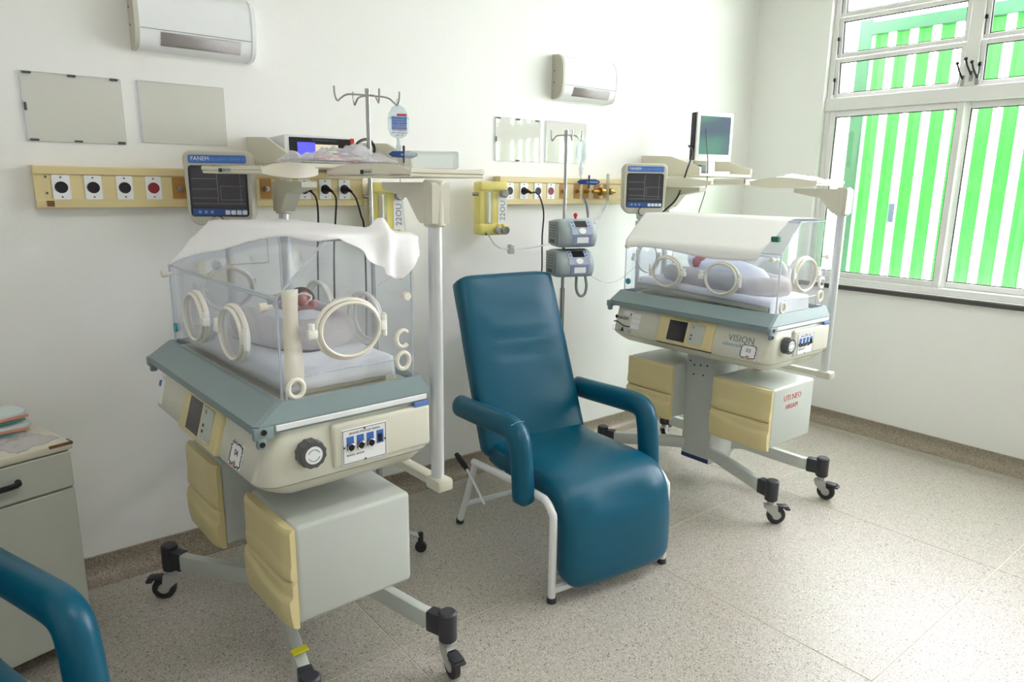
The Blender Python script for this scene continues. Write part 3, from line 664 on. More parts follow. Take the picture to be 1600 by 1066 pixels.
# ------------------------------------------------------------------ sheets over the hoods
PROF = [Vector((HX+0.006, 1.30)), Vector((HX+0.006, HZ2+0.006)), Vector((HXT-0.002, HZ2+0.007)), Vector((-HX-0.006, HZ1+0.004)), Vector((-HX-0.008, 1.05))]
def on_prof(a):
    """point on the hood outline, a = length from the back top edge towards the front"""
    segs = PROF[1:]
    if a < 0: return Vector((PROF[1].x+0.002, PROF[1].y+a)), Vector((1, 0))
    for i in range(len(segs)-1):
        d = (segs[i+1]-segs[i]); L = d.length
        if a <= L or i == len(segs)-2:
            p = segs[i]+d*(a/L); n = Vector((d.y, -d.x)).normalized(); 
            if n.y < 0 and i < 2: n = -n
            if i == 2: n = Vector((-1, 0))
            return p, n
        a -= L
def sheet(name, label, place, rows, m, wrk, sub=1):
    t = []
    for b_, a0, a1, drop in rows:
        line = []; N = 40
        for j in range(N+1):
            a = a0+(a1-a0)*j/N; p, n = on_prof(a)
            y = b_; z = p.y; x = p.x; w = wrk(a, b_, drop); off = 0.004+abs(w)
            px, py, pz = x+n.x*off, y, z+n.y*off
            if drop > 0: py = y-0.004-0.5*abs(w)-0.012*math.sin(a*40+drop*9)*min(1, drop*12)-0.012*min(1, drop*8); pz = z+0.004-drop+0.3*w
            line.append((px, py, pz))
        t.append(line)
    b = B(); b.grid(t); o = b.out(name, m, smooth=180, loc=(place[0][0], place[0][1], 0), rotz=place[1])
    md = o.modifiers.new('thickness', 'SOLIDIFY'); md.thickness = 0.0015; md.offset = 1
    tag(o, label, 'sheet'); return o
def w_near(a, y, d):
    w = 0.004*fbm(a*7, y*5)+0.003*fbm(a*20, y*14, 3)
    bump = 0.035*math.exp(-((a-0.10)/0.022)**2-((y+0.455)/0.03)**2)
    fold = 0.010*math.exp(-((a-0.10-0.3*(y+0.45))/0.02)**2)*(1 if y < -0.2 else 0.3)
    return abs(w)+bump+fold
rows = []
LT = 0.266
for i in range(49):
    y = 0.425-(0.425+0.463)*i/48; t = i/48
    a1 = 0.475-0.012*math.sin(t*11)-0.150*min(1, t/0.5) - 0.050*max(0, (t-0.5)/0.5)
    rows.append((y, -0.012-0.03*t, a1, 0))
for i in range(1, 16):
    d = 0.0085*i; q = i/15
    rows.append((-0.470, -0.03*(1-q)+0.055*q*q, 0.25-0.16*q**0.75+0.008*math.sin(i), d))
sheet('sheet', 'rumpled white cloth draped over the foreground incubator hood', NEAR, rows, M_LINEN, w_near)
rows = []
for i in range(49):
    t = i/48; y = 0.455-(0.455+0.40)*t
    a1 = 0.505-0.01*math.sin(t*7)+0.010*t-0.0*t
    if t > 0.93: a1 -= 0.20*((t-0.93)/0.07)**1.5
    rows.append((y, -0.01, a1, 0))
sheet('sheet', 'smooth white sheet laid over the incubator hood near the window', FAR, rows, M_LINENW, lambda a, y, d: 0.0012*abs(fbm(a*9, y*7))+0.0006*abs(fbm(a*30, y*25, 5)))

# ------------------------------------------------------------------ babies and nests
def blob(name, balls, m, place, vox=0.006, smooth_it=4, parent=None):
    b = B()
    for c, r in balls: b.ball(c, r, 20, 12)
    o = b.out(name, m, parent, smooth=180)
    if parent is None: o.location = (place[0][0], place[0][1], 0); o.rotation_euler.z = place[1]
    md = o.modifiers.new('join', 'REMESH'); md.mode = 'VOXEL'; md.voxel_size = vox; md.use_smooth_shade = True
    ms = o.modifiers.new('soften', 'SMOOTH'); ms.iterations = smooth_it; ms.factor = 0.5
    return o
ZM = 1.062
# foreground baby: head towards the wall, face turned to the room, one hand by the cheek
hc = Vector((0.128, 0.130, 1.156))
def baby_balls(hc, face, body):
    L = [(hc, (0.044, 0.048, 0.044))]
    f = Vector(face).normalized(); u = Vector((0, 1, 0.2)).normalized(); s = f.cross(u)
    L += [(hc+f*0.034-u*0.026, (0.022, 0.022, 0.018)), (hc+f*0.044-u*0.006, (0.0075, 0.0075, 0.008)), (hc+f*0.040-u*0.022+s*0.0, (0.011, 0.010, 0.006)),
          (hc+f*0.036+u*0.006+s*0.018, (0.010, 0.010, 0.008)), (hc+f*0.036+u*0.006-s*0.018, (0.010, 0.010, 0.008)), (hc+s*0.043-u*0.006, (0.009, 0.012, 0.012)), (hc-s*0.043-u*0.006, (0.009, 0.012, 0.012)), (hc+f*0.026-u*0.018+s*0.022, 0.017), (hc+f*0.026-u*0.018-s*0.022, 0.017)]
    return L+body
body1 = [((0.095, 0.175, 1.125), 0.026), ((0.085, 0.12, 1.122), (0.05, 0.05, 0.036)), ((0.07, 0.05, 1.115), (0.045, 0.05, 0.036)), ((0.06, -0.01, 1.108), (0.044, 0.042, 0.034)),
         ((0.10, -0.04, 1.11), (0.024, 0.05, 0.024)), ((0.03, -0.045, 1.11), (0.024, 0.05, 0.024)), ((0.105, -0.09, 1.10), (0.018, 0.03, 0.018)), ((0.03, -0.095, 1.10), (0.018, 0.03, 0.018)),
         ((0.045, 0.135, 1.140), 0.018), ((0.035, 0.150, 1.152), 0.015), ((0.035, 0.172, 1.160), 0.013), ((0.125, 0.14, 1.14), 0.018), ((0.115, 0.118, 1.152), 0.014), ((0.098, 0.108, 1.160), 0.013)]
fingers = []
for k in range(4):
    for j in range(4): fingers.append(((0.030+0.006*k-0.002*j, 0.180+0.004*j-0.002*k, 1.164+0.0045*j-0.0018*j*j), 0.0042))
p1 = blob('person', baby_balls(hc, (-0.62, -0.55, 0.45), [((c[0]+0.02, 0.130+(c[1]-0.235)*0.85, c[2]), r) for c, r in body1+fingers]), M_SKIN, NEAR, 0.0035, 2)
tag(p1, 'newborn baby lying in the grey nest inside the foreground incubator', 'person')
b = B(); rows_ = []
for i in range(9):
    t = R(12+i*11); rows_.append([tuple(hc+Vector((0.25, 0.78, 0.45)).normalized()*0.0) if False else tuple(hc+(Matrix.Rotation(R(-38), 4, 'X') @ Matrix.Rotation(R(25), 4, 'Y') @ Vector((0.0475*math.sin(t)*math.cos(2*math.pi*j/20), 0.051*math.sin(t)*math.sin(2*math.pi*j/20), 0.0475*math.cos(t))))) for j in range(20)])
b.loft(rows_, cap=True); b.out('hair', M_HAIR, p1, smooth=180)
b = B(); b.tube([hc+Vector((-0.02, -0.045, 0.032)), hc+Vector((-0.040, -0.038, 0.014)), hc+Vector((-0.046, -0.030, -0.004)), hc+Vector((-0.03, -0.05, -0.012)), hc+Vector((0.0, -0.058, 0.004)), hc+Vector((0.012, -0.052, 0.022))], 0.0045, 8, k=4, closed=True); b.out('tube_tape', M_WHITEP, p1)
b = B(); b.tube([(0.050+0.016*math.cos(a), 0.067+0.004*math.sin(a), 1.155+0.016*math.sin(a)) for a in [2*math.pi*i/14 for i in range(14)]], 0.004, 6, closed=True); b.out('wrist_band', M_WHITEP, p1)
def nest(name, label, place, pts, r, m=M_NEST, k=6):
    b = B(); P = catmull(pts, k); n = 18; m_ = len(P); lo = []
    for i, p in enumerate(P):
        a = P[max(0, i-1)]; c = P[min(m_-1, i+1)]; T = (c-a).normalized(); u = Vector((0, 0, 1)); w = T.cross(u).normalized()
        e = min(1.0, 0.35+3.5*min(i, m_-1-i)/m_); q = []
        for j in range(n):
            t = 2*math.pi*j/n; rr = r*e*(1+0.13*fbm(p.x*14+math.cos(t), p.y*14+math.sin(t), 2))
            zz = rr*math.sin(t)*1.15
            q.append(p+w*(rr*math.cos(t))+u*max(-r*0.8, zz))
        lo.append(q)
    b.loft(lo); o = b.out(name, m, smooth=180, loc=(place[0][0], place[0][1], 0), rotz=place[1])
    return tag(o, label, 'nest')
nest('baby_nest', 'grey rolled fabric nest around the baby in the foreground incubator', NEAR,
     [(0.02, 0.30, ZM+0.040), (-0.045, 0.22, ZM+0.040), (-0.075, 0.08, ZM+0.042), (-0.07, -0.08, ZM+0.040), (-0.02, -0.185, ZM+0.040), (0.06, -0.205, ZM+0.040), (0.125, -0.15, ZM+0.040), (0.148, 0.0, ZM+0.044), (0.150, 0.16, ZM+0.055), (0.148, 0.29, ZM+0.065), (0.10, 0.345, ZM+0.07)], 0.046)
def cloth_cover(name, label, place, cx, cy, rx, ry, ztop, zed, m, cat='blanket', ang=0.0, sq=2.6):
    b = B(); rows = []; N = 30
    for i in range(N+1):
        line = []
        for j in range(N+1):
            u = -1+2*i/N; v = -1+2*j/N
            d = (abs(u)**sq+abs(v)**sq)**(1/sq); x = u*rx; y = v*ry
            h = max(0, 1-d**2.2)
            z = zed+(ztop-zed)*h**0.7+0.006*fbm(u*3.2+cx*9, v*3.2, 1)*min(1, h*3+0.2)
            c, s = math.cos(ang), math.sin(ang)
            line.append((cx+x*c-y*s, cy+x*s+y*c, z))
        rows.append(line)
    b.grid(rows); o = b.out(name, m, smooth=180, loc=(place[0][0], place[0][1], 0), rotz=place[1])
    md = o.modifiers.new('thickness', 'SOLIDIFY'); md.thickness = 0.002; md.offset = -1
    return tag(o, label, cat)
cloth_cover('blanket', 'white blanket tucked around the baby in the foreground incubator', NEAR, 0.060, -0.085, 0.085, 0.115, 1.160, 1.085, M_LINEN)
# sheet on the foreground mattress, hanging over its end
b = B(); rows = []
for i in range(41):
    line = []
    for j in range(41):
        u = -0.192+0.384*j/40; v = 0.38-0.83*i/40
        z = ZM+0.0015+0.004*abs(fbm(u*12, v*9)); x = u; y = v
        if v < -0.385: z -= (-(v+0.385))*0.9; y = -0.406-0.003*math.sin(u*60)-0.10*(-(v+0.385))
        if abs(u) > 0.160: z -= (abs(u)-0.160)*1.6; x = math.copysign(0.165+0.2*(abs(u)-0.160), u)
        line.append((x, y, z))
    rows.append(line)
b.grid(rows); o = b.out('mattress_sheet', M_LINEN, smooth=180, loc=(0.81, 2.19, 0), rotz=R(2.2)); o.modifiers.new('thickness', 'SOLIDIFY').thickness = 0.0012
tag(o, 'white sheet covering the mattress in the foreground incubator', 'sheet')
b = B(); b.tube([(0.16, 0.10, 1.075), (0.10, -0.16, 1.072), (0.02, -0.25, 1.070), (-0.06, -0.24, 1.071), (-0.11, -0.12, 1.073), (-0.14, 0.05, 1.075)], 0.0022, 6, k=6)
tag(b.out('sensor_lead', M_CAP, loc=(0.81, 2.19, 0), rotz=R(2.2)), 'thin dark sensor lead crossing the mattress in the foreground incubator', 'lead')
# baby near the window: swaddled, only the face shows
hc2 = Vector((-0.025, 0.115, 1.195))
body2 = [((-0.02, 0.055, 1.17), 0.028), ((-0.012, -0.005, 1.160), (0.055, 0.055, 0.042)), ((-0.008, -0.08, 1.150), (0.05, 0.055, 0.042)), ((-0.005, -0.15, 1.140), (0.046, 0.045, 0.038)), ((0.02, -0.20, 1.13), (0.024, 0.05, 0.024)), ((-0.03, -0.20, 1.13), (0.024, 0.05, 0.024))]
p2 = blob('person', baby_balls(hc2, (-0.72, -0.50, 0.35), body2), M_SKIN2, FAR, 0.0035, 2)
tag(p2, 'newborn baby with a pink face swaddled in white inside the incubator near the window', 'person')
b = B(); rows_ = []
for i in range(10):
    t = R(8+i*11.5); ax = Matrix.Rotation(R(-62), 4, 'X') @ Matrix.Rotation(R(28), 4, 'Y')
    rows_.append([tuple(hc2+(ax @ Vector((0.050*math.sin(t)*math.cos(2*math.pi*j/20), 0.054*math.sin(t)*math.sin(2*math.pi*j/20), 0.062*math.cos(t))))) for j in range(20)])
b.loft(rows_); part_label(b.out('knitted_cap', M_LINEN, p2, smooth=180), 'white knitted cap')
b = B(); lo = []; n = 22
for y, rx, rz, zc in ((0.085, 0.045, 0.040, 1.165), (0.06, 0.062, 0.050, 1.163), (0.0, 0.075, 0.060, 1.158), (-0.09, 0.075, 0.060, 1.150), (-0.18, 0.066, 0.054, 1.140), (-0.25, 0.05, 0.044, 1.130), (-0.29, 0.022, 0.022, 1.120)):
    lo.append([(-0.01+rx*math.cos(2*math.pi*j/n)*(1+0.05*fbm(y*9, j*0.6)), y, zc+rz*math.sin(2*math.pi*j/n)*(1+0.06*fbm(y*11, j*0.5, 3))) for j in range(n)])
b.loft(lo); b.out('swaddle', M_LINENW, p2, smooth=180)
nest('baby_nest', 'grey rolled fabric nest around the swaddled baby near the window', FAR,
     [(0.05, 0.30, ZM+0.050), (-0.03, 0.285, ZM+0.050), (-0.095, 0.20, ZM+0.045), (-0.115, 0.06, ZM+0.042), (-0.115, -0.10, ZM+0.036), (-0.105, -0.24, ZM+0.030), (-0.06, -0.325, ZM+0.028), (0.05, -0.33, ZM+0.028), (0.10, -0.2, ZM+0.034), (0.115, 0.0, ZM+0.042), (0.11, 0.2, ZM+0.05)], 0.046)
b = B(); rows = []
tl = math.tan(R(2.2))
for i in range(41):
    line = []
    for j in range(41):
        u = -0.185+0.36*j/40; v = 0.36-0.82*i/40
        z = 1.071+tl*v+0.004*abs(fbm(u*12+4, v*9)); x = u; y = v
        if v < -0.375: z -= (-(v+0.375))*0.9; y = -0.406-0.10*(-(v+0.375))
        if abs(u) > 0.160: z -= (abs(u)-0.160)*1.4; x = math.copysign(0.166+0.2*(abs(u)-0.16), u)
        line.append((x, y, z))
    rows.append(line)
b.grid(rows); o = b.out('mattress_sheet', M_LINEN, smooth=180, loc=(3.085, 2.14, 0)); o.modifiers.new('thickness', 'SOLIDIFY').thickness = 0.0012
tag(o, 'white sheet on the tilted mattress in the incubator near the window', 'sheet')
b = B(); b.box((-0.219, 0.0, 0), (-0.205, 0, 0)) if False else b.box((-0.012, -0.02, 1.335), (0.012, 0.02, 1.36), 0.004)
tag(b.out('green_clip', M_GREENC, loc=(2.935, 1.745, -0.015)), 'small green clip on the hood edge of the incubator near the window', 'clip')

# ------------------------------------------------------------------ patient monitors on their stalks
def monitor(label, loc, rz, base_z, dz):
    T = thing('patient_monitor', label, 'monitor', loc, rz)
    zc = 1.545+dz
    F = lambda x, z, y=0.0: frame((x, -0.030+y, zc+z), (1, 0, 0), (0, 0, 1))
    poly = rrect(-0.128, 0.128, -0.130, 0.142, 0.03, 5)
    def shape(k, ins):
        q = []
        for x, z in poly:
            x2 = x*(1-ins); z2 = z*(1-ins)
            if z2 < -0.06: x2 *= 1-0.18*((-0.06-z2)/0.08)**1.5
            q.append((x2, k, zc+z2-0.012*max(0, 1-abs(x2)/0.12)*(1 if z2 < -0.1 else 0)))
        return q
    b = B(); b.loft([shape(0.055, 0.18), shape(0.045, 0.06), shape(0.0, 0.0)]); b.out('housing', M_MON, T, smooth=40)
    b = B(); b.loft([shape(-0.001, 0.0), shape(-0.022, 0.0), shape(-0.030, 0.04)]); fr = b.out('front_bezel', M_TRAY if False else M_MON, T, smooth=40)
    b = B(); b.prism(rrect(-0.105, 0.105, -0.015, 0.015, 0.007, 3), 0.0015, F(0, 0.111)); b.out('brand_label', M_BLUE, T)
    text('lettering', 'FANEM', 0.021, M_PAPER, T, F(-0.062, 0.112, -0.0018), 0.0002)
    text('lettering', 'INTELLIGENT CENTER 10.1', 0.0125, M_LBLUE, T, F(0.035, 0.110, -0.0018), 0.0002)
    b = B(); b.prism(rrect(-0.108, 0.105, -0.100, 0.088, 0.012, 3), 0.0012, F(0, 0)); b.out('display_glass', M_BLACK, T)
    b = B(); b.box((-0.101, -0.066, 0), (0.098, 0.082, 0.002), M=F(0, 0)); b.out('display', mat('monitor_display', (58, 56, 62), 0.2), T, smooth=0)
    b = B()
    for z in (0.040, 0.002, -0.032, -0.052): b.box((-0.098, z-0.0007, 0.002), (-0.006 if z > -0.05 else 0.095, z+0.0007, 0.0024), M=F(0, 0))
    b.box((-0.006, -0.05, 0.002), (-0.0045, 0.078, 0.0024), M=F(0, 0)); b.box((0.005, 0.012, 0.002), (0.09, 0.0132, 0.0024), M=F(0, 0)); b.box((0.005, -0.038, 0.002), (0.09, -0.0368, 0.0024), M=F(0, 0)); b.box((0.005, -0.038, 0.002), (0.0062, 0.012, 0.0024), M=F(0, 0)); b.box((0.078, -0.05, 0.002), (0.0792, 0.078, 0.0024), M=F(0, 0))
    b.out('display_lines', M_LCDLINE, T, smooth=0)
    b = B(); b.box((-0.101, -0.096, 0), (0.098, -0.070, 0.002), M=F(0, 0)); b.out('key_strip', mat('navy_key_strip', (52, 84, 150), 0.4), T, smooth=0)
    for k in range(4):
        b = B(); b.box((0.018+k*0.021, -0.092, 0.0018), (0.035+k*0.021, -0.076, 0.0032), 0.002, 1, M=F(0, 0)); b.out('key', M_PLATE, T)
    for k in range(3):
        b = B(); b.prism([(0.006*math.cos(2*math.pi*i/10), 0.006*math.sin(2*math.pi*i/10)) for i in range(10)], 0.0012, F(-0.075+k*0.022, -0.083, -0.0018)); b.out('key', M_LBLUE, T)
    b = B(); b.cyl(F(-0.012, -0.121) @ Vector((0, 0, -0.004)), F(-0.012, -0.121) @ Vector((0, 0, 0.016)), 0.021, n=22, bev=0.003); kn = b.out('knob', M_MON, T)
    b = B(); b.tube([F(-0.012, -0.121) @ Vector((0.0215*math.cos(2*math.pi*i/22), 0.0215*math.sin(2*math.pi*i/22), 0.002)) for i in range(22)], 0.003, 6, closed=True); b.out('knob_ring', M_CAP, kn)
    # stalk, clamped to the incubator rim
    b = B(); b.cyl((0, 0.03, base_z-loc[2]), (0, 0.03, zc-0.14), 0.014, n=16); b.cyl((0, 0.03, zc-0.165), (0, 0.03, zc-0.125), 0.021, 0.026, n=16); b.box((-0.022, 0.008, zc-0.205), (0.05, 0.052, zc-0.175), 0.005); b.out('stalk', M_POST, T)
    return T
mA = monitor('patient monitor with blue header on a stalk behind the foreground incubator', (0.842, 2.815, 0.0), R(-34), 0.93, -0.018)
mB = monitor('patient monitor on a stalk at the wall end of the incubator near the window', (3.10, 2.685, 0.0), R(-30), 0.93, 0.0)

# ------------------------------------------------------------------ recliner
def superloop(cx, cy, cz, T, N, w, h, n=24, p=3.2):
    """cross section: x across, N the thickness direction"""
    q = []
    for i in range(n):
        t = 2*math.pi*i/n; c, s = math.cos(t), math.sin(t)
        x = math.copysign(abs(c)**(2/p), c)*w; y = math.copysign(abs(s)**(2/p), s)*h
        q.append(Vector((cx+x, cy, cz))+N*y)
    return q
def cushion(path, thick, wfun, n=28, p=3.4, wr=None):
    P = catmull([Vector((0, y, z)) for y, z in path], 8); m = len(P); lo = []
    for i, q in enumerate(P):
        a = P[max(0, i-1)]; c = P[min(m-1, i+1)]; T = (c-a).normalized(); N = Vector((0, -T.z, T.y))
        t = i/(m-1); w, sx = wfun(t); e = 1.0
        d = min(i, m-1-i)*((P[1]-P[0]).length)
        if d < thick/2: e = math.sqrt(max(0.02, 1-((thick/2-d)/(thick/2))**2))
        L = superloop(sx, q.y, q.z, T, N, w-(1-e)*thick*0.45, thick/2*e, n, p)
        if wr: L = [v+N*wr(t, v.x) for v in L]
        lo.append(L)
    return B().loft(lo)
def recliner(label, loc, rz):
    T = thing('recliner_chair', label, 'chair', loc, rz)
    def wr_back(t, x):
        r = 0.0
        for c, a, s in ((0.535, 0.015, 0.014), (0.475, 0.013, 0.016), (0.505, -0.008, 0.014), (0.58, -0.005, 0.02)):
            r -= a*math.exp(-((t-c-0.10*(x/0.25)**2*0.5-0.015*math.sin(x*20))/s)**2)*max(0, 1-(x/0.17)**2)
        return r+0.004*fbm(x*6, t*5)
    cushion([(0.545, 0.385), (0.60, 0.52), (0.685, 0.72), (0.765, 0.92), (0.83, 1.075), (0.865, 1.15)], 0.115, lambda t: (0.272-0.016*t-0.045*(max(0, t-0.88)/0.12)**2.5, 0), wr=wr_back, n=40, p=4.5).out('backrest', M_TEAL, T, smooth=80)
    def wr_seat(t, x):
        return -0.009*math.exp(-((t-0.55)/0.05)**2)*math.sin(x*60+t*8)*max(0, 1-(x/0.22)**2)+0.003*fbm(x*6, t*7)
    cushion([(0.585, 0.425), (0.48, 0.405), (0.28, 0.412), (0.11, 0.415), (0.035, 0.385), (0.002, 0.31), (-0.01, 0.22), (-0.012, 0.12), (-0.005, 0.045)], 0.125, lambda t: (0.262-0.045*(max(0, t-0.84)/0.16)**2.2, 0.01), wr=wr_seat, n=40, p=4.5).out('seat', M_TEAL, T, smooth=80)
    for s in (-1, 1):
        X = s*0.322
        path = [(X, 0.70, 0.602), (X, 0.55, 0.612), (X, 0.36, 0.627), (X, 0.245, 0.632), (X, 0.195, 0.612), (X, 0.175, 0.560), (X, 0.160, 0.46), (X, 0.148, 0.345)]
        P = catmull(path, 5); lo = []; m = len(P)
        for i, q in enumerate(P):
            a = P[max(0, i-1)]; c = P[min(m-1, i+1)]; Tn = (c-a).normalized(); u = Vector((1, 0, 0)); w = Tn.cross(u).normalized()
            d = min((q-P[0]).length, (q-P[-1]).length); e = 1 if d > 0.03 else math.sqrt(max(0.05, 1-((0.03-d)/0.03)**2))
            lo.append([q+u*(0.042*e*math.cos(2*math.pi*j/20))+w*(0.049*e*math.sin(2*math.pi*j/20)) for j in range(20)])
        ar = B().loft(lo).out('armrest', M_TEAL, T, smooth=80)
        if s < 0: b = B(); b.tube([(X-s*0.03, 0.20, 0.668), (X, 0.196, 0.672), (X+s*0.03, 0.20, 0.662)], 0.0012, 5, k=4); part_label(b.out('worn_seam', mat('worn_seam', (170, 190, 195), 0.7), ar), 'scuffed pale seam')
        X = s*0.285
        b = B(); b.tube([(X, 0, 0.016), (X, 0, 0.32), (X, 0.012, 0.365), (X, 0.05, 0.395), (X, 0.10, 0.398), (X, 0.35, 0.382), (X, 0.62, 0.352)], 0.0155, 12, k=4); b.out('side_frame', M_WTUBE, T)
        b = B(); b.tube([(X, 0.60, 0.362), (X, 0.665, 0.20), (X, 0.752, 0.016)], 0.015, 12); b.out('rear_leg', M_WTUBE, T)
        for y in (0, 0.754): B().cyl((X, y, 0.0005), (X, y, 0.022), 0.019, 0.018, n=14).out('foot_cap', M_CAP, T)
        b = B(); b.tube([(X, 0.24, 0.39), (X, 0.235, 0.30), (X, 0.26, 0.345)], 0.009, 8) if False else b.box((X-0.012, 0.14, 0.345), (X+0.012, 0.165, 0.398), 0.004); b.out('arm_bracket', M_WTUBE, T)
    b = B(); b.tube([(-0.285, 0.705, 0.115), (0.285, 0.705, 0.115)], 0.012, 10); b.out('rear_crossbar', M_WTUBE, T)
    b = B(); b.box((-0.275, -0.010, 0.036), (0.275, 0.014, 0.060), 0.004); b.out('front_crossbar', M_WTUBE, T)
    b = B(); b.tube([(-0.28, 0.42, 0.366), (0.28, 0.42, 0.366)], 0.012, 10); b.out('seat_crossbar', M_WTUBE, T)
    b = B(); b.tube([(-0.296, 0.50, 0.20), (-0.30, 0.60, 0.275), (-0.305, 0.655, 0.315), (-0.305, 0.70, 0.33)], 0.006, 8, k=3); b.out('recline_lever', M_WTUBE, T)
    b = B(); b.tube([(-0.305, 0.645, 0.312), (-0.305, 0.67, 0.322), (-0.306, 0.72, 0.340), (-0.306, 0.745, 0.349)], [0.011, 0.014, 0.014, 0.011], 12); part_label(b.out('lever_grip', M_BLACK, T), 'black rubber grip')
    return T
ch = recliner('teal vinyl recliner chair standing between the two incubators', (1.917, 1.734, 0), R(-7.0))
ch2 = copy_tree(ch); ch2.location = (-0.141, 1.365, 0); ch2.rotation_euler.z = R(17)
for c_ in list(ch2.children):
    for g_ in list(c_.children): bpy.data.objects.remove(g_)
ch2['label'] = 'teal recliner whose armrest alone shows in front of the cabinet'

# ------------------------------------------------------------------ service rails with sockets
def rail(label, x0, x1):
    T = thing('service_rail', label, 'wall rail', (x0, WY, 1.53)); L = x1-x0
    prof = [(0, 0.073), (0.050, 0.073), (0.054, 0.069), (0.054, 0.046), (0.046, 0.040), (0.046, -0.040), (0.054, -0.046), (0.054, -0.069), (0.050, -0.073), (0, -0.073)]
    b = B(); b.loft([[(x, -d, z) for d, z in prof] for x in (0.004, L-0.004)]); b.out('rail_body', M_CREAM, T, smooth=20)
    for x in (0.0, L-0.004):
        b = B(); b.loft([[(q, -d*1.04, z*1.02) for d, z in prof] for q in (x, x+0.004)]); b.out('end_cap', M_CREAM, T, smooth=20)
    return T
def socket(T, x, m=M_BLACK):
    y = -0.046
    b = B(); b.prism(rrect(-0.027, 0.027, -0.042, 0.042, 0.004, 2), 0.004, frame((x, y, 0.0), (1, 0, 0), (0, 0, 1))); p = b.out('socket_plate', M_PLATE, T)
    b = B(); lo = []
    for d, r in ((0.0035, 0.0205), (0.0065, 0.0195), (0.0065, 0.018), (0.0052, 0.0165)): lo.append([(x+r*math.cos(2*math.pi*i/22), y-d, r*math.sin(2*math.pi*i/22)) for i in range(22)])
    b.loft(lo); b.out('socket', m, p)
    for z in (-0.033, 0.034): B().cyl((x, y-0.0055, z), (x, y-0.002, z), 0.0032, n=8).out('screw', M_SCREW, p)
def gas(T, x, valve=0):
    y = -0.046
    b = B(); b.prism(rrect(-0.024, 0.024, -0.04, 0.04, 0.002, 1), 0.0015, frame((x, y, 0.0), (1, 0, 0), (0, 0, 1))); p = b.out('outlet_recess', M_WOODR, T)
    b = B(); b.cyl((x, y, 0), (x, y-0.018, 0), 0.011, n=14); b.cyl((x, y-0.018, 0), (x, y-0.03, 0), 0.006, n=10); b.out('gas_nozzle', M_BRASS if valve else M_STEEL, p)
railA = rail('long cream service rail with sockets behind the foreground incubator', 0.26, 1.50)
for x in (0.079, 0.177, 0.278): socket(railA, x)
socket(railA, 0.375, M_RED)
for x in (0.465, 0.80): gas(railA, x)
for x in (0.885, 0.965, 1.060, 1.150): socket(railA, x)
for x, z in ((0.035, 0.035), (0.035, -0.02)): B().cyl((x, -0.049, z), (x, -0.045, z), 0.004, n=8).out('screw', M_SCREW, railA)
b = B(); b.box((0.03, -0.056, -0.066), (0.052, -0.053, -0.046)); b.out('maker_badge', M_WORN, railA, smooth=0)
railB = rail('cream service rail with sockets and gas outlets on the wall behind the drip stand', 2.28, 3.33)
for x in (0.070, 0.167, 0.267): socket(railB, x)
socket(railB, 0.360, M_RED)
for x, v in ((0.45, 0), (0.56, 1), (0.63, 1), (0.72, 1), (0.80, 1)): gas(railB, x, v)
def plug_cable(label, p, pts, group='black power cables'):
    """plug in a wall socket with its cable; p on the socket face"""
    T = thing('power_cable', label, 'cable', p, group=group)
    b = B(); b.cyl((0, -0.0065, 0), (0, -0.034, 0), 0.016, 0.012, n=16, bev=0.003); b.tube([(0, -0.028, 0), (0.006, -0.042, -0.004), (0.014, -0.050, -0.012)], [0.0085, 0.007, 0.005], 10); b.out('plug', M_BLACK, T)
    b = B(); q = [Vector((0.010, -0.047, -0.008))]+[Vector(k)-Vector(p) for k in pts]; b.tube(q, 0.0042, 8, k=6); b.out('cord', M_BLACK, T)
    return T
SY = WY-0.046
plug_cable('black cable plugged in left of the other plugs above the foreground incubator', (1.225, SY, 1.53), [(1.255, 2.90, 1.49), (1.272, 2.93, 1.40), (1.275, 2.96, 1.25), (1.26, 2.96, 0.9), (1.2, 2.93, 0.5)])
plug_cable('black cable in the middle of the three plugs above the foreground incubator', (1.320, SY, 1.53), [(1.345, 2.90, 1.49), (1.352, 2.93, 1.40), (1.352, 2.96, 1.25), (1.34, 2.96, 0.9), (1.3, 2.93, 0.45)])
plug_cable('black cable plugged in nearest the drip stand of the foreground incubator', (1.410, SY, 1.53), [(1.44, 2.90, 1.49), (1.47, 2.92, 1.42), (1.50, 2.95, 1.33), (1.50, 2.96, 0.9), (1.45, 2.93, 0.45)])
plug_cable('long black cable hanging down the wall beside the infusion pumps', (2.447, SY, 1.53), [(2.50, 2.895, 1.515), (2.545, 2.90, 1.42), (2.565, 2.93, 1.28), (2.585, 2.95, 1.10), (2.57, 2.95, 1.02), (2.56, 2.95, 0.6)])

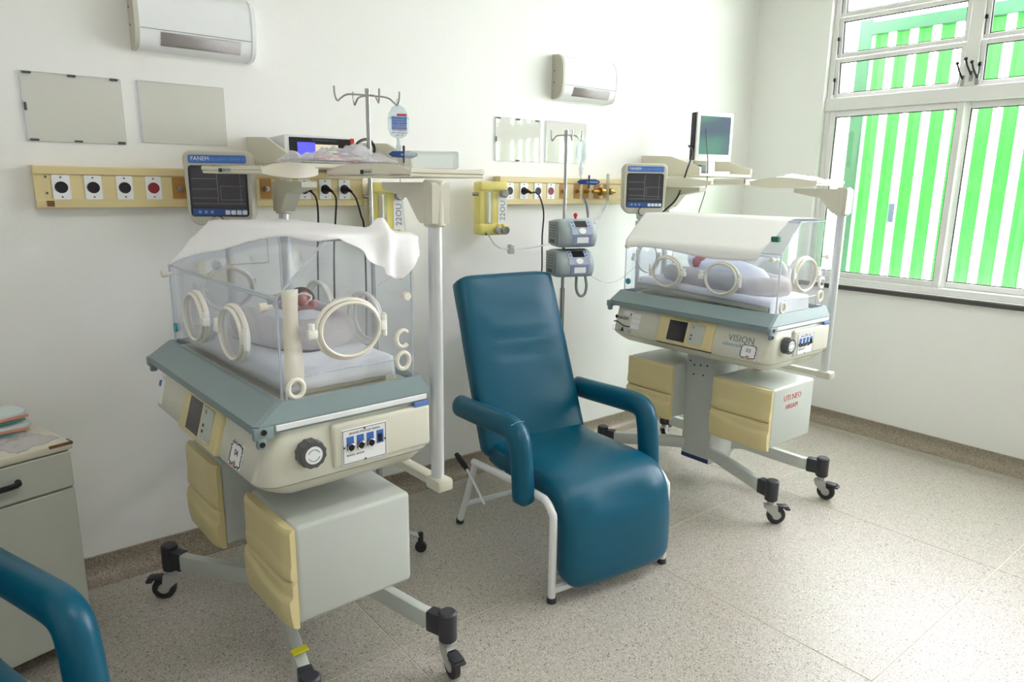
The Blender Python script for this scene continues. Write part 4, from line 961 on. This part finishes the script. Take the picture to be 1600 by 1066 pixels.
# ------------------------------------------------------------------ yellow flowmeter boxes
def flowbox(label, loc, rz):
    T = thing('flowmeter_box', label, 'flowmeter', loc, rz, group='yellow flowmeters')
    b = B(); b.box((-0.075, -0.045, -0.085), (0.075, 0.04, 0.095), 0.008); b.box((-0.077, -0.055, 0.085), (0.077, 0.04, 0.133), 0.012, 3); b.box((-0.077, -0.055, -0.133), (0.077, 0.04, -0.075), 0.012, 3); bd = b.out('case', M_YBOX, T)
    b = B(); b.box((-0.048, -0.054, -0.078), (-0.006, -0.040, 0.088), 0.003, 1); b.out('flow_tube', clear('flow_tube_clear', (235, 240, 235), 0.25, 0.05, (245, 245, 235)), T)
    b = B(); b.cyl((-0.027, -0.049, -0.07), (-0.027, -0.049, 0.08), 0.007, n=10); b.out('flow_scale', M_WHITEP, T)
    b = B(); b.box((0.024, -0.047, -0.078), (0.074, -0.044, 0.082)); b.out('label_plate', M_PAPER, T, smooth=0)
    text('lettering', '22OU', 0.040, M_INKG, T, frame((0.050, -0.0472, -0.01), (0, 0, 1), (-1, 0, 0)), 0.0003)
    for x, z, r in ((0.048, 0.075, 0.021), (0.055, -0.108, 0.021), (0.012, -0.108, 0.018)):
        b = B(); b.cyl((x, -0.05, z), (x, -0.082, z), r, n=16, bev=0.004); b.out('valve_knob', M_STEEL, T)
    text('lettering', 'O2 AR', 0.016, M_INK, T, frame((0.03, -0.0553, -0.084), (1, 0, 0), (0, 0, 1)), 0.0002)
    b = B(); b.cyl((-0.075, -0.02, 0.07), (-0.105, -0.02, 0.07), 0.009, n=10); b.cyl((-0.045, -0.05, -0.118), (-0.052, -0.07, -0.128), 0.006, n=10); b.out('connector', M_STEEL, T)
    return T
flowbox('yellow flowmeter box on the wall at the left end of the rail behind the recliner', (2.185, 2.905, 1.443), R(-12))
flowbox('yellow flowmeter box half hidden behind the foreground incubator post', (1.60, 2.93, 1.43), R(-12))
b = B(); b.tube([(2.13, 2.84, 1.31), (2.18, 2.86, 1.265), (2.26, 2.90, 1.235), (2.32, 2.90, 1.228), (2.42, 2.94, 1.222), (2.55, 2.93, 1.234), (2.66, 2.92, 1.25)], 0.005, 8, k=6)
o = b.out('oxygen_tube', M_TUBING); tag(o, 'clear tube drooping along the wall from the yellow flowmeter', 'tube')
b = B(); b.box((2.305, 2.885, 1.205), (2.338, 2.915, 1.255), 0.006); b.out('tube_connector', clear('connector_clear', (225, 222, 225), 0.35, 0.1, (225, 220, 222)), o)

# ------------------------------------------------------------------ wall lamps and clear document holders
def wall_lamp(label, x0, x1):
    T = thing('wall_lamp', label, 'wall lamp', (x0, WY, 2.135), group='wall lamps above the beds'); L = x1-x0
    pr = []
    for i in range(13):
        t = R(-90+180*i/12); c, s = math.cos(t), math.sin(t)
        pr.append((0.004+0.085*abs(c)**0.55, 0.112*math.copysign(abs(s)**0.8, s)))
    full = [(0, -0.112)]+pr+[(0, 0.112)]
    b = B(); b.loft([[(x, -d, z) for d, z in full] for x in (0.016, L-0.016)]); b.out('lamp_body', M_PLATE, T, smooth=40)
    for x, m in ((0, M_MON), (L-0.016, M_PLATE)):
        b = B(); b.loft([[(q, -d*1.03, z*1.02) for d, z in full] for q in (x, x+0.0155)]); e = b.out('end_cap', m, T, smooth=40)
        if x == 0:
            for z in (-0.03, 0.03): B().cyl((-0.002, -0.02, z), (0.002, -0.02, z), 0.004, n=8).out('screw', M_SCREW, e)
    for z, d in ((-0.045, 0.0895), (0.075, 0.076)):
        b = B(); b.tube([(0.018, -d, z), (L-0.018, -d, z)], 0.0012, 5); b.out('seam', mat('seam_grey', (150, 152, 156), 0.5), T)
    rows = []
    for k in range(6):
        z = -0.052-0.045*k/5
        d = 0.004+0.085*math.cos(math.asin(max(-1, -(abs(z)/0.112)**(1/0.8))))**0.55
        rows.append([(x, -d-0.0015, z) for x in (0.085, L-0.06)])
    b = B(); b.grid(rows); o = b.out('light_slot', mat('lamp_slot_diffuser', (176, 172, 172), 0.4, bump=0.3, bscale=120), T); o.modifiers.new('thickness', 'SOLIDIFY').thickness = 0.002
    return T
wall_lamp('white wall lamp high above the long cream service rail', 0.615, 1.045)
wall_lamp('white wall lamp above the drip stand with two pumps', 2.672, 3.10)
M_HOLD = clear('holder_acrylic', (250, 250, 248), 0.05, 0.04, (238, 238, 236), ior=1.5)
def holder(label, x0, x1, z0, z1, tabs):
    T = thing('document_holder', label, 'document holder', (x0, WY, z0), group='clear document holders on the wall'); w, h = x1-x0, z1-z0
    B().box((0, -0.006, 0), (w, -0.0035, h)).out('acrylic_sheet', M_HOLD, T, smooth=0)
    b = B(); b.tube([(0, -0.005, 0), (0, -0.005, h)], 0.0025, 6); b.out('sheet_edge', M_EDGE, T)
    b = B(); b.tube([(0, -0.005, h), (w, -0.005, h), (w, -0.005, 0), (0, -0.005, 0)], 0.0010, 5); b.out('sheet_edge', mat('edge_grey', (188, 190, 190), 0.4), T)
    for x, z, sx, sz in tabs:
        B().box((x*w-sx/2, -0.0075, z*h-sz/2), (x*w+sx/2, -0.0005, z*h+sz/2), 0.001, 1).out('tape_tab', mat('dark_grey_tape', (76, 78, 82), 0.5), T)
t6 = [(0.07, 0.985, 0.026, 0.007), (0.5, 0.985, 0.026, 0.008), (0.93, 0.985, 0.026, 0.008), (0.02, 0.5, 0.008, 0.026), (0.07, 0.02, 0.026, 0.007), (0.5, 0.02, 0.026, 0.006), (0.95, 0.02, 0.024, 0.009)]
holder('clear document holder with dark tape tabs above the left end of the long rail', 0.262, 0.567, 1.686, 1.915, t6)
holder('clear document holder without tabs between the taped one and the monitor', 0.622, 0.930, 1.697, 1.918, [])
holder('clear document holder with small tabs above the yellow flowmeter', 2.285, 2.592, 1.684, 1.902, t6[:4]+[t6[5]])
holder('glossy clear document holder behind the drip bag', 2.632, 2.938, 1.686, 1.906, [])

# ------------------------------------------------------------------ wall shelves with devices
def shelf(label, x0, x1, yf, z):
    T = thing('wall_shelf', label, 'shelf', (x0, WY, z)); w = x1-x0; d = WY-yf
    B().box((0, -d, 0), (w, -0.001, 0.016), 0.003, 1).out('shelf_board', M_TRAY, T)
    for x in (0, w-0.012):
        pl = [(0.001, 0.0165), (d, 0.0165), (d, 0.05), (d*0.5, 0.115), (0.001, 0.125)]
        b = B(); b.loft([[(x+q, -u, v) for u, v in pl] for q in (0, 0.012)]); b.out('side_panel', M_TRAY, T, smooth=20)
    B().box((0.013, -0.012, 0.0165), (w-0.013, -0.001, 0.05), 0.002, 1).out('back_lip', M_TRAY, T)
    return T
shelf('beige wall shelf with sloping sides above the foreground incubator', 1.010, 1.545, 2.58, 1.612)
shelf('beige wall shelf with sloping sides near the window corner', 3.435, 3.96, 2.56, 1.625)
T = thing('bedside_device', 'white device with blue display and black front on the left wall shelf', 'device', (1.185, 2.78, 1.629), R(-6))
B().box((-0.135, -0.13, 0.003), (0.14, 0.14, 0.105), 0.006).out('case', M_PLATE, T)
b = B(); b.box((-0.118, -0.134, 0.010), (0.122, -0.128, 0.096), 0.002, 1); b.out('front_panel', M_BLACK, T)
b = B(); b.box((-0.088, -0.1365, 0.018), (-0.02, -0.134, 0.078)); b.out('display', mat('blue_display', (70, 70, 220), 0.3, emit=0.9), T, smooth=0)
b = B(); b.box((-0.02, -0.1365, 0.018), (0.07, -0.134, 0.072)); b.out('display', mat('sand_display', (190, 176, 150), 0.3, emit=0.5), T, smooth=0)
b = B(); b.box((0.122, -0.133, 0.006), (0.138, -0.128, 0.100), 0.002, 1); b.out('red_stripe', mat('red_trim', (206, 40, 44), 0.4), T)
b = B(); b.cyl((0.115, -0.13, 0.06), (0.115, -0.146, 0.06), 0.010, n=14); b.out('blue_button', M_BLUE, T)
b = B(); b.cyl((0.128, -0.13, 0.03), (0.145, -0.165, 0.022), 0.014, 0.016, n=14); b.out('black_knob', M_BLACK, T)
text('lettering', 'MONITOR MULTI 10 A 1 1', 0.009, M_INKG, T, frame((0.02, -0.1345, 0.087), (1, 0, 0), (0, 0, 1)), 0.0002)
b = B(); b.tube([(1.325, 2.70, 1.665), (1.36, 2.70, 1.72), (1.43, 2.74, 1.735), (1.50, 2.83, 1.70), (1.52, 2.92, 1.655)], 0.006, 8, k=6); tag(b.out('device_cable', M_BLACK), 'thick black cable arching over the left wall shelf', 'cable')
# flat screen on the window-side shelf
T = thing('screen_monitor', 'white flat screen monitor on the shelf near the window corner', 'monitor', (3.70, 2.68, 1.642), R(-15))
b = B(); b.box((-0.135, -0.02, 0.075), (0.135, 0.012, 0.36), 0.008); b.out('casing', M_PLATE, T)
b = B(); b.box((-0.130, 0.0125, 0.085), (0.130, 0.045, 0.35), 0.01); b.out('rear_shell', M_CAP, T)
b = B(); b.box((-0.112, -0.0225, 0.115), (0.112, -0.019, 0.335)); b.out('display', mat('monitor_glass_grey', (84, 96, 116), 0.08, spec=0.8), T, smooth=0)
b = B(); b.box((-0.03, -0.005, 0.012), (0.03, 0.02, 0.08), 0.006); b.box((-0.085, -0.08, 0.001), (0.085, 0.07, 0.014), 0.005); b.out('stand', M_PLATE, T)
B().box((-0.143, -0.012, 0.08), (-0.136, 0.03, 0.355), 0.003, 1).out('side_trim', M_BLACK, T)
b = B(); b.tube([(3.57, 2.73, 1.80), (3.50, 2.70, 1.80), (3.44, 2.62, 1.76), (3.37, 2.60, 1.66), (3.32, 2.62, 1.50), (3.27, 2.70, 1.40), (3.20, 2.80, 1.25)], 0.005, 8, k=6); tag(b.out('monitor_cable', M_BLACK), 'black cable looping down from the flat screen monitor', 'cable')
b = B(); b.tube([(3.60, 2.66, 1.90), (3.56, 2.60, 1.70), (3.53, 2.58, 1.55), (3.50, 2.60, 1.40), (3.48, 2.62, 1.2)], 0.0028, 6, k=6); tag(b.out('monitor_cable', M_CAP), 'thin grey cable falling straight below the flat screen monitor', 'cable')
b = B(); b.box((3.50, 2.60, 1.642), (3.545, 2.66, 1.69), 0.004); tag(b.out('adapter_box', mat('dark_adapter', (50, 70, 66), 0.5)), 'small dark box left of the flat screen monitor', 'box')

# ------------------------------------------------------------------ things on the incubator shelves
def crumple(name, label, cat, place, cx, cy, z, rx, ry, h, m, seed, ang=0.0):
    b = B(); rows = []; N = 26
    for i in range(N+1):
        line = []
        for j in range(N+1):
            u = -1+2*i/N; v = -1+2*j/N; d = min(1, max(abs(u), abs(v)))
            env = max(0.0, 1-d**3)
            zz = z+h*env*(0.55+0.55*fbm(u*1.8+seed, v*1.8))+0.22*h*env*fbm(u*5+seed, v*5)
            x = u*rx*(1+0.12*fbm(v*2, seed)); y = v*ry*(1+0.12*fbm(u*2, seed+3))
            c, s = math.cos(ang), math.sin(ang)
            line.append((cx+x*c-y*s, cy+x*s+y*c, max(z, zz)))
        rows.append(line)
    b.grid(rows); o = b.out(name, m, smooth=60, loc=(place[0][0], place[0][1], 0), rotz=place[1])
    o.modifiers.new('thickness', 'SOLIDIFY').thickness = 0.001
    return tag(o, label, cat)
bag = crumple('plastic_bag', 'crumpled clear plastic bag of supplies on the foreground incubator shelf', 'bag', NEAR, 0.245, 0.055, 1.6245, 0.15, 0.14, 0.072, M_FILM, 2.2)
for k, (x, y, a, m) in enumerate(((0.28, 0.05, 0.3, mat('orange_pack', (214, 104, 70), 0.5)), (0.33, 0.13, -0.5, M_PAPER), (0.30, 0.16, 1.0, mat('peach_pack', (236, 180, 160), 0.5)), (0.29, 0.09, 0.8, M_PAPER))):
    b = B(); Mk = Matrix.Translation((x-0.06, y-0.045, 1.628+0.007*k)) @ Matrix.Rotation(a, 4, 'Z'); b.box((-0.075, -0.028, 0), (0.075, 0.028, 0.006), 0.002, 1, M=Mk); b.out('supply_packet', m, bag)
b = B(); b.box((-0.13, -0.08, 0), (0.13, 0.08, 0.05), 0.006); tag(b.out('plastic_tray', clear('tray_clear', (242, 246, 246), 0.18, 0.05), loc=tuple(wl(NEAR, (0.40, -0.27, 1.6015))), rotz=R(60)), 'clear plastic tray on the camera-side shelf of the foreground incubator', 'tray')
b = B()
for k in range(6):
    Mk = Matrix.Translation((0, 0, 0.0035*k)) @ Matrix.Rotation(R(5*math.sin(k*2.3)), 4, 'Z'); b.box((-0.10+0.004*k, -0.075, 0.0005), (0.10, 0.075, 0.0032), M=Mk)
o = crumple('paper_stack', 'loose white papers on the window-side shelf of the incubator near the window', 'papers', FAR, 0.37, -0.18, 1.6005, 0.13, 0.13, 0.035, M_LINENW, 6.1)
b.bm.free()

# ------------------------------------------------------------------ drip stands
def drip_stand(label, x, y, ztop, legs, hooks, rz):
    T = thing('drip_stand', label, 'drip stand', (x, y, 0), rz)
    b = B(); b.cyl((0, 0, 0.10), (0, 0, 1.05), 0.0125, n=14); b.cyl((0, 0, 1.0), (0, 0, ztop), 0.0085, n=14); b.cyl((0, 0, ztop-0.012), (0, 0, ztop+0.003), 0.0105, n=14); b.out('pole', M_STEEL, T)
    b = B(); b.cyl((0, 0, 0.075), (0, 0, 0.13), 0.03, n=16, bev=0.004); b.out('hub', M_CAP, T)
    for a, L in legs:
        c, s = math.cos(R(a)), math.sin(R(a))
        b = B(); b.tube([(0.02*c, 0.02*s, 0.105), (L*0.8*c, L*0.8*s, 0.085), (L*c, L*s, 0.075)], 0.011, 8); lg = b.out('leg', M_INCG, T)
        b = B(); b.cyl((L*c, L*s, 0.046), (L*c, L*s, 0.09), 0.012, n=10); b.cyl((L*c-s*0.010, L*s+c*0.010, 0.0255), (L*c+s*0.010, L*s-c*0.010, 0.0255), 0.025, n=18, bev=0.003); b.out('wheel', M_WHEEL, lg)
    for a, L in hooks:
        c, s = math.cos(R(a)), math.sin(R(a)); z = ztop-0.02
        b = B(); b.tube([(0, 0, z), (L*0.6*c, L*0.6*s, z-0.003), (L*0.82*c, L*0.82*s, z-0.018), (L*0.93*c, L*0.93*s, z-0.028), (L*c, L*s, z-0.008), (L*1.02*c, L*1.02*s, z+0.022)], 0.0035, 8, k=4); b.out('hook', M_STEEL, T)
    return T
drip_stand('steel drip stand holding a bag behind the foreground incubator', 1.303, 2.50, 1.90, ((-38, 0.17), (34, 0.17), (106, 0.17), (178, 0.17), (250, 0.17)), ((178, 0.13), (-8, 0.125), (95, 0.10), (-60, 0.05)), 0)
drip_stand('slim drip stand carrying two infusion pumps behind the recliner', 2.42, 2.60, 1.82, ((-100, 0.19), (-28, 0.17), (44, 0.19), (116, 0.19), (188, 0.19)), ((180, 0.075), (0, 0.075), (-70, 0.06), (90, 0.06)), R(-35))
def drip_bag(label, p, w, h, rz, printed):
    T = thing('drip_bag', label, 'drip bag', p, rz)
    b = B(); lo = []
    for z, k, d in ((-0.012, 0.12, 0.004), (-0.02, 0.55, 0.006), (-0.045, 0.90, 0.014), (-h*0.5, 1.0, 0.024), (-h+0.03, 0.97, 0.022), (-h+0.01, 0.75, 0.012), (-h, 0.30, 0.006)):
        lo.append([(w/2*k*math.copysign(abs(math.cos(2*math.pi*i/20))**0.7, math.cos(2*math.pi*i/20)), d*math.sin(2*math.pi*i/20), z) for i in range(20)])
    b.loft(lo); b.out('bag', M_IVBAG, T, smooth=60)
    b = B(); b.tube([(0, 0, 0.012), (0.006, 0, 0.004), (0, 0, -0.012), (-0.006, 0, 0.004)], 0.0022, 6, closed=True, k=3); b.out('hanger_loop', M_WHITEP, T)
    b = B(); b.cyl((0, 0, -h), (0, 0, -h-0.03), 0.008, n=12); b.cyl((0, 0, -h-0.026), (0, 0, -h-0.065), 0.011, 0.009, n=12); b.out('drip_chamber', clear('chamber_clear', (240, 244, 246), 0.4, 0.08, (245, 248, 250)), T)
    if printed:
        b = B(); b.box((-w*0.36, -0.0262, -h+0.03), (w*0.36, -0.0245, -0.055)); b.out('printed_label', M_LBLUE, T, smooth=0)
        b = B(); b.box((-w*0.10, -0.0262, -0.054), (w*0.36, -0.0245, -0.046)); b.out('red_band', M_INKR, T, smooth=0)
        for k in range(8): text('lettering', ('SORO FISIOLOGICO', 'cloreto de sodio', 'solucao injetavel', '0,9%  250 mL', 'sistema fechado', 'uso intravenoso', 'estril  apirogenico', 'lote  val')[k], 0.0085, (M_INK, M_INKR)[k in (3, 4)], T, frame((0, -0.0265, -0.063-0.0088*k), (1, 0, 0), (0, 0, 1)), 0.0002)
    return T
drip_bag('printed saline drip bag hanging on the foreground drip stand', (1.425, 2.488, 1.865), 0.082, 0.135, R(-22), True)
drip_bag('clear drip bag hanging on the stand with the pumps', (2.482, 2.557, 1.790), 0.055, 0.115, R(-40), False)
def roller(label, p, rz, s=1.0):
    T = thing('roller_clamp', label, 'clamp', p, rz)
    b = B(); b.prism([(-0.035*s, -0.010*s), (0.040*s, -0.014*s), (0.062*s, -0.004*s), (0.062*s, 0.006*s), (0.040*s, 0.014*s), (-0.035*s, 0.012*s), (-0.050*s, 0.001)], 0.016*s, frame((0, 0.008*s, 0), (1, 0, 0), (0, 0, 1))); b.out('clamp_body', mat('blue_clamp', (40, 76, 140), 0.4), T)
    b = B(); b.box((0.006*s, -0.010*s, -0.032*s), (0.014*s, 0.010*s, 0.034*s), 0.002, 1); b.out('clamp_fin', mat('navy_clamp', (28, 48, 96), 0.4), T)
    b = B(); b.box((-0.002*s, -0.009*s, -0.004*s), (0.055*s, -0.007*s, 0.004*s)); b.out('clamp_label', M_LBLUE, T, smooth=0)
roller('blue roller clamp below the printed drip bag', (1.425, 2.470, 1.668), R(-25))
roller('long blue roller clamp below the clear drip bag by the pumps', (2.505, 2.535, 1.578), R(-40))
b = B(); b.tube([(1.425, 2.488, 1.668), (1.425, 2.486, 1.60), (1.435, 2.49, 1.50), (1.45, 2.50, 1.40), (1.46, 2.52, 1.3), (1.42, 2.54, 1.2), (1.35, 2.55, 1.15)], 0.0024, 6, k=6); tag(b.out('drip_tube', M_TUBING), 'thin clear drip tube below the printed drip bag', 'tube')
b = B(); b.tube([(2.482, 2.557, 1.61), (2.482, 2.555, 1.57), (2.475, 2.55, 1.53), (2.492, 2.555, 1.50), (2.52, 2.555, 1.47), (2.535, 2.556, 1.42)], 0.0034, 6, k=6); tag(b.out('drip_tube', M_TUBING), 'clear drip tube running down to the upper infusion pump', 'tube')
b = B(); b.tube([(2.505, 2.545, 1.50), (2.525, 2.545, 1.45), (2.535, 2.55, 1.405)], 0.006, 8, k=4); tag(b.out('pump_hose', M_PUMPD), 'short grey hose entering the top of the upper pump', 'hose')
b = B(); b.tube([(2.42, 2.50, 1.118), (2.412, 2.49, 1.06), (2.43, 2.485, 1.025), (2.46, 2.48, 1.03), (2.472, 2.48, 1.07), (2.465, 2.485, 1.125)], 0.007, 8, k=6); tag(b.out('pump_hose', M_PUMPD), 'grey hose looping below the lower pump', 'hose')
b = B(); b.tube([(2.52, 2.51, 1.12), (2.62, 2.50, 1.075), (2.75, 2.52, 1.075), (2.88, 2.56, 1.11), (2.97, 2.585, 1.14)], 0.0018, 6, k=6); tag(b.out('infusion_line', M_TUBING), 'thin line sagging from the lower pump to the window-side incubator', 'tube')
def pump(label, p, rz):
    T = thing('infusion_pump', label, 'infusion pump', p, rz, group='infusion pumps on the drip stand')
    # side view (y forward is -y): rounded front; lofted across x
    def sec(x, k=1.0, dz=0.0):
        pts = [(0.055, 0.0), (0.055, 0.128), (-0.01, 0.134), (-0.05, 0.122), (-0.078, 0.095), (-0.092, 0.060), (-0.090, 0.025), (-0.075, 0.002), (-0.03, -0.004)]
        return [(x, 0.0+(y)*k, 0.064+(z-0.064)*k) for y, z in pts]
    b = B(); b.loft([sec(-0.098, 0.80), sec(-0.090, 0.95), sec(-0.07), sec(0.07), sec(0.090, 0.95), sec(0.098, 0.80)]); b.out('case', M_PUMP, T, smooth=50)
    b = B(); b.box((-0.104, -0.055, 0.012), (-0.094, 0.056, 0.122), 0.004); sd = b.out('side_cover', M_PUMPD, T)
    for k in range(5):
        B().box((-0.1052, -0.035, 0.050+k*0.013), (-0.1038, 0.035, 0.053+k*0.013)).out('vent_slot', M_CAP, sd, smooth=0)
    for k in range(2): B().box((-0.1052, -0.02+0.028*k, 0.020), (-0.1038, 0.0+0.028*k, 0.036)).out('side_sticker', M_CAP, sd, smooth=0)
    # front faces: upper tilted with the display, lower one with the label
    U = frame((0, -0.0665, 0.110), (1, 0, 0), (0, -0.028, 0.027)) ; U = frame((0.012, -0.0655, 0.1095), (1, 0, 0), (0, 0.028, 0.027))
    b = B(); b.box((-0.056, -0.022, -0.001), (0.056, 0.022, 0.002), 0.001, 1, M=U); b.out('key_panel', mat('pump_pale_panel', (176, 188, 206), 0.4), T)
    b = B(); b.box((-0.032, -0.019, 0.0015), (0.032, 0.020, 0.003), M=U); b.out('display', M_LCD, T, smooth=0)
    for s in (-1, 1):
        for k in (-1, 1): B().box((s*0.044-0.005, k*0.010-0.004, 0.0015), (s*0.044+0.005, k*0.010+0.004, 0.0035), 0.001, 1, M=U).out('key', M_BLUE, T)
    L = frame((0.012, -0.0868, 0.078), (1, 0, 0), (0, 0.014, 0.035))
    b = B(); b.box((-0.056, -0.018, -0.002), (0.056, 0.016, 0.002), 0.001, 1, M=L); b.out('key_panel', mat('pump_blue_panel', (160, 172, 196), 0.4), T)
    b = B(); b.prism([(0.019*math.cos(2*math.pi*i/18), 0.015*math.sin(2*math.pi*i/18)) for i in range(18)], 0.004, L @ Matrix.Translation((0, 0, 0.001))); b.out('round_key', M_PLATE, T)
    Q = frame((0.012, -0.0925, 0.036), (1, 0, 0), (0, -0.002, 0.035))
    b = B(); b.box((-0.048, -0.022, -0.002), (0.048, 0.022, 0.002), 0.001, 1, M=Q); b.out('door_panel', mat('pump_door_blue', (128, 138, 172), 0.4), T)
    b = B(); b.box((-0.030, -0.014, 0.0015), (0.032, 0.014, 0.0032), 0.001, 1, M=Q); b.out('label_plate', M_PLATE, T)
    b = B(); b.box((-0.130, 0.030, 0.045), (-0.02, 0.062, 0.085), 0.006) if False else b.box((-0.045, 0.056, 0.040), (0.012, 0.092, 0.088), 0.006); b.out('pole_clamp', M_CAP, T)
    B().cyl((0.098, 0.02, 0.04), (0.118, 0.02, 0.04), 0.012, n=12, bev=0.003).out('clamp_knob', M_BLACK, T)
    return T
PX, PY = 2.42, 2.60
pump('upper grey infusion pump with blue keypad on the drip stand', (2.408, 2.528, 1.268), R(-18))
pump('lower grey infusion pump with blue keypad on the drip stand', (2.396, 2.528, 1.124), R(-18))
b = B(); b.cyl((2.425, 2.525, 1.400), (2.425, 2.525, 1.413), 0.006, n=10); b.ball((2.425, 2.525, 1.419), 0.011, 12, 8); tag(b.out('alarm_light', mat('red_alarm', (214, 50, 44), 0.35)), 'small red knob on top of the upper infusion pump', 'knob')
# oxygen valve and flow tube on the second rail
T = thing('oxygen_valve', 'brass oxygen valve with clear upright flow tube on the second rail', 'valve', (3.02, 2.905, 1.53))
b = B(); b.cyl((-0.10, 0, 0), (0.08, 0, 0), 0.010, n=12); b.cyl((-0.045, 0, 0), (-0.01, 0, 0), 0.024, n=16, bev=0.003); b.cyl((0.03, 0, 0), (0.055, 0, 0), 0.02, n=16, bev=0.003); b.out('valve_body', M_BRASS, T)
b = B(); b.cyl((0.01, -0.01, -0.055), (0.01, -0.01, 0.10), 0.010, n=12); b.out('flow_tube', clear('flow_tube_clear'), T)
b = B(); b.tube([(0.01, -0.01, -0.05), (-0.03, -0.03, -0.09), (-0.09, -0.05, -0.14), (-0.14, -0.06, -0.175)], 0.007, 8, k=4); b.out('outlet_tube', M_TUBING, T)

# ------------------------------------------------------------------ cabinet with nappies
cab = thing('bedside_cabinet', 'white painted bedside cabinet with one drawer against the left wall area', 'cabinet', (0.225, 2.535, 0), R(15))
W_, D_ = 0.46, 0.36
b = B(); b.box((-W_, 0.008, 0.05), (0, D_, 0.712), 0.004); b.out('body', M_CAB, cab)
b = B(); b.box((-W_-0.008, -0.008, 0.713), (0.008, D_+0.008, 0.738), 0.006); tp = b.out('top', M_CABT, cab)
b = B(); b.box((-0.06, -0.0095, 0.729), (0.0095, -0.002, 0.7388), 0.002, 1); b.box((0.002, -0.009, 0.729), (0.0095, 0.03, 0.7388), 0.002, 1); part_label(b.out('worn_edge', M_WORN, tp), 'chipped brown edge')
b = B(); b.box((-W_+0.003, -0.008, 0.590), (-0.002, 0.0075, 0.708), 0.003, 1); dr = b.out('drawer', M_CAB, cab)
b = B(); b.tube([(-0.30, -0.010, 0.655), (-0.29, -0.030, 0.652), (-0.23, -0.034, 0.652), (-0.165, -0.030, 0.652), (-0.155, -0.010, 0.655)], 0.009, 8, k=3); b.out('handle', M_BLACK, dr)
b = B(); b.box((-W_+0.003, -0.008, 0.058), (-0.002, 0.0075, 0.583), 0.003, 1); b.out('door', M_CAB, cab)
for x in (-W_+0.02, -0.05):
    for y in (0.03, D_-0.05): B().box((x, y, 0.0), (x+0.03, y+0.03, 0.05), 0.003, 1).out('foot', M_CAP, cab)
CB = ((0.225, 2.535), R(15))
def nappy(label, x, y, z, rz, seed):
    p = wl(CB, (x, y, z)); T = thing('nappy_pack', label, 'nappy', tuple(p), R(15)+rz, group='folded nappies on the cabinet')
    b = B(); lo = []; n = 20
    for i in range(13):
        t = -1+2*i/12; e = max(0.12, (1-abs(t)**4))**0.5
        lo.append([(0.085*t, 0.065*e*math.copysign(abs(math.cos(2*math.pi*j/n))**0.6, math.cos(2*math.pi*j/n)), 0.019+0.018*e*math.copysign(abs(math.sin(2*math.pi*j/n))**0.7, math.sin(2*math.pi*j/n))*(1+0.2*fbm(t*3+seed, j*0.5))) for j in range(n)])
    b.loft(lo); b.out('folded_nappy', M_DIAPER, T, smooth=70)
    b = B(); b.box((-0.07, -0.070, 0.012), (0.07, -0.0655, 0.022), 0.001, 1); b.out('print_band', M_DIAPERO, T)
    b = B(); b.box((-0.06, -0.0695, 0.003), (0.06, -0.063, 0.010), 0.001, 1); b.out('print_band', M_DIAPERT, T)
nappy('lower folded nappy of the pile on the white cabinet', -0.105, 0.255, 0.739, R(-8), 1)
nappy('upper folded nappy of the pile on the white cabinet', -0.110, 0.26, 0.778, R(4), 4)
crumple('plastic_wrap', 'crumpled clear plastic wrapper lying on the white cabinet top', 'wrapper', CB, -0.10, 0.11, 0.7392, 0.075, 0.085, 0.022, M_FILM, 9.0, R(20))

# far things on the window: small latch plate on the sliding leaf
b = B(); b.prism(rrect(-0.018, 0.018, -0.06, 0.06, 0.006, 2), 0.006, frame((4.640, 1.99, 1.42), (0, -1, 0), (0, 0, 1))); b.out('leaf_lock', mat('lock_grey', (150, 172, 200), 0.4), win)
bpy.context.view_layer.update()
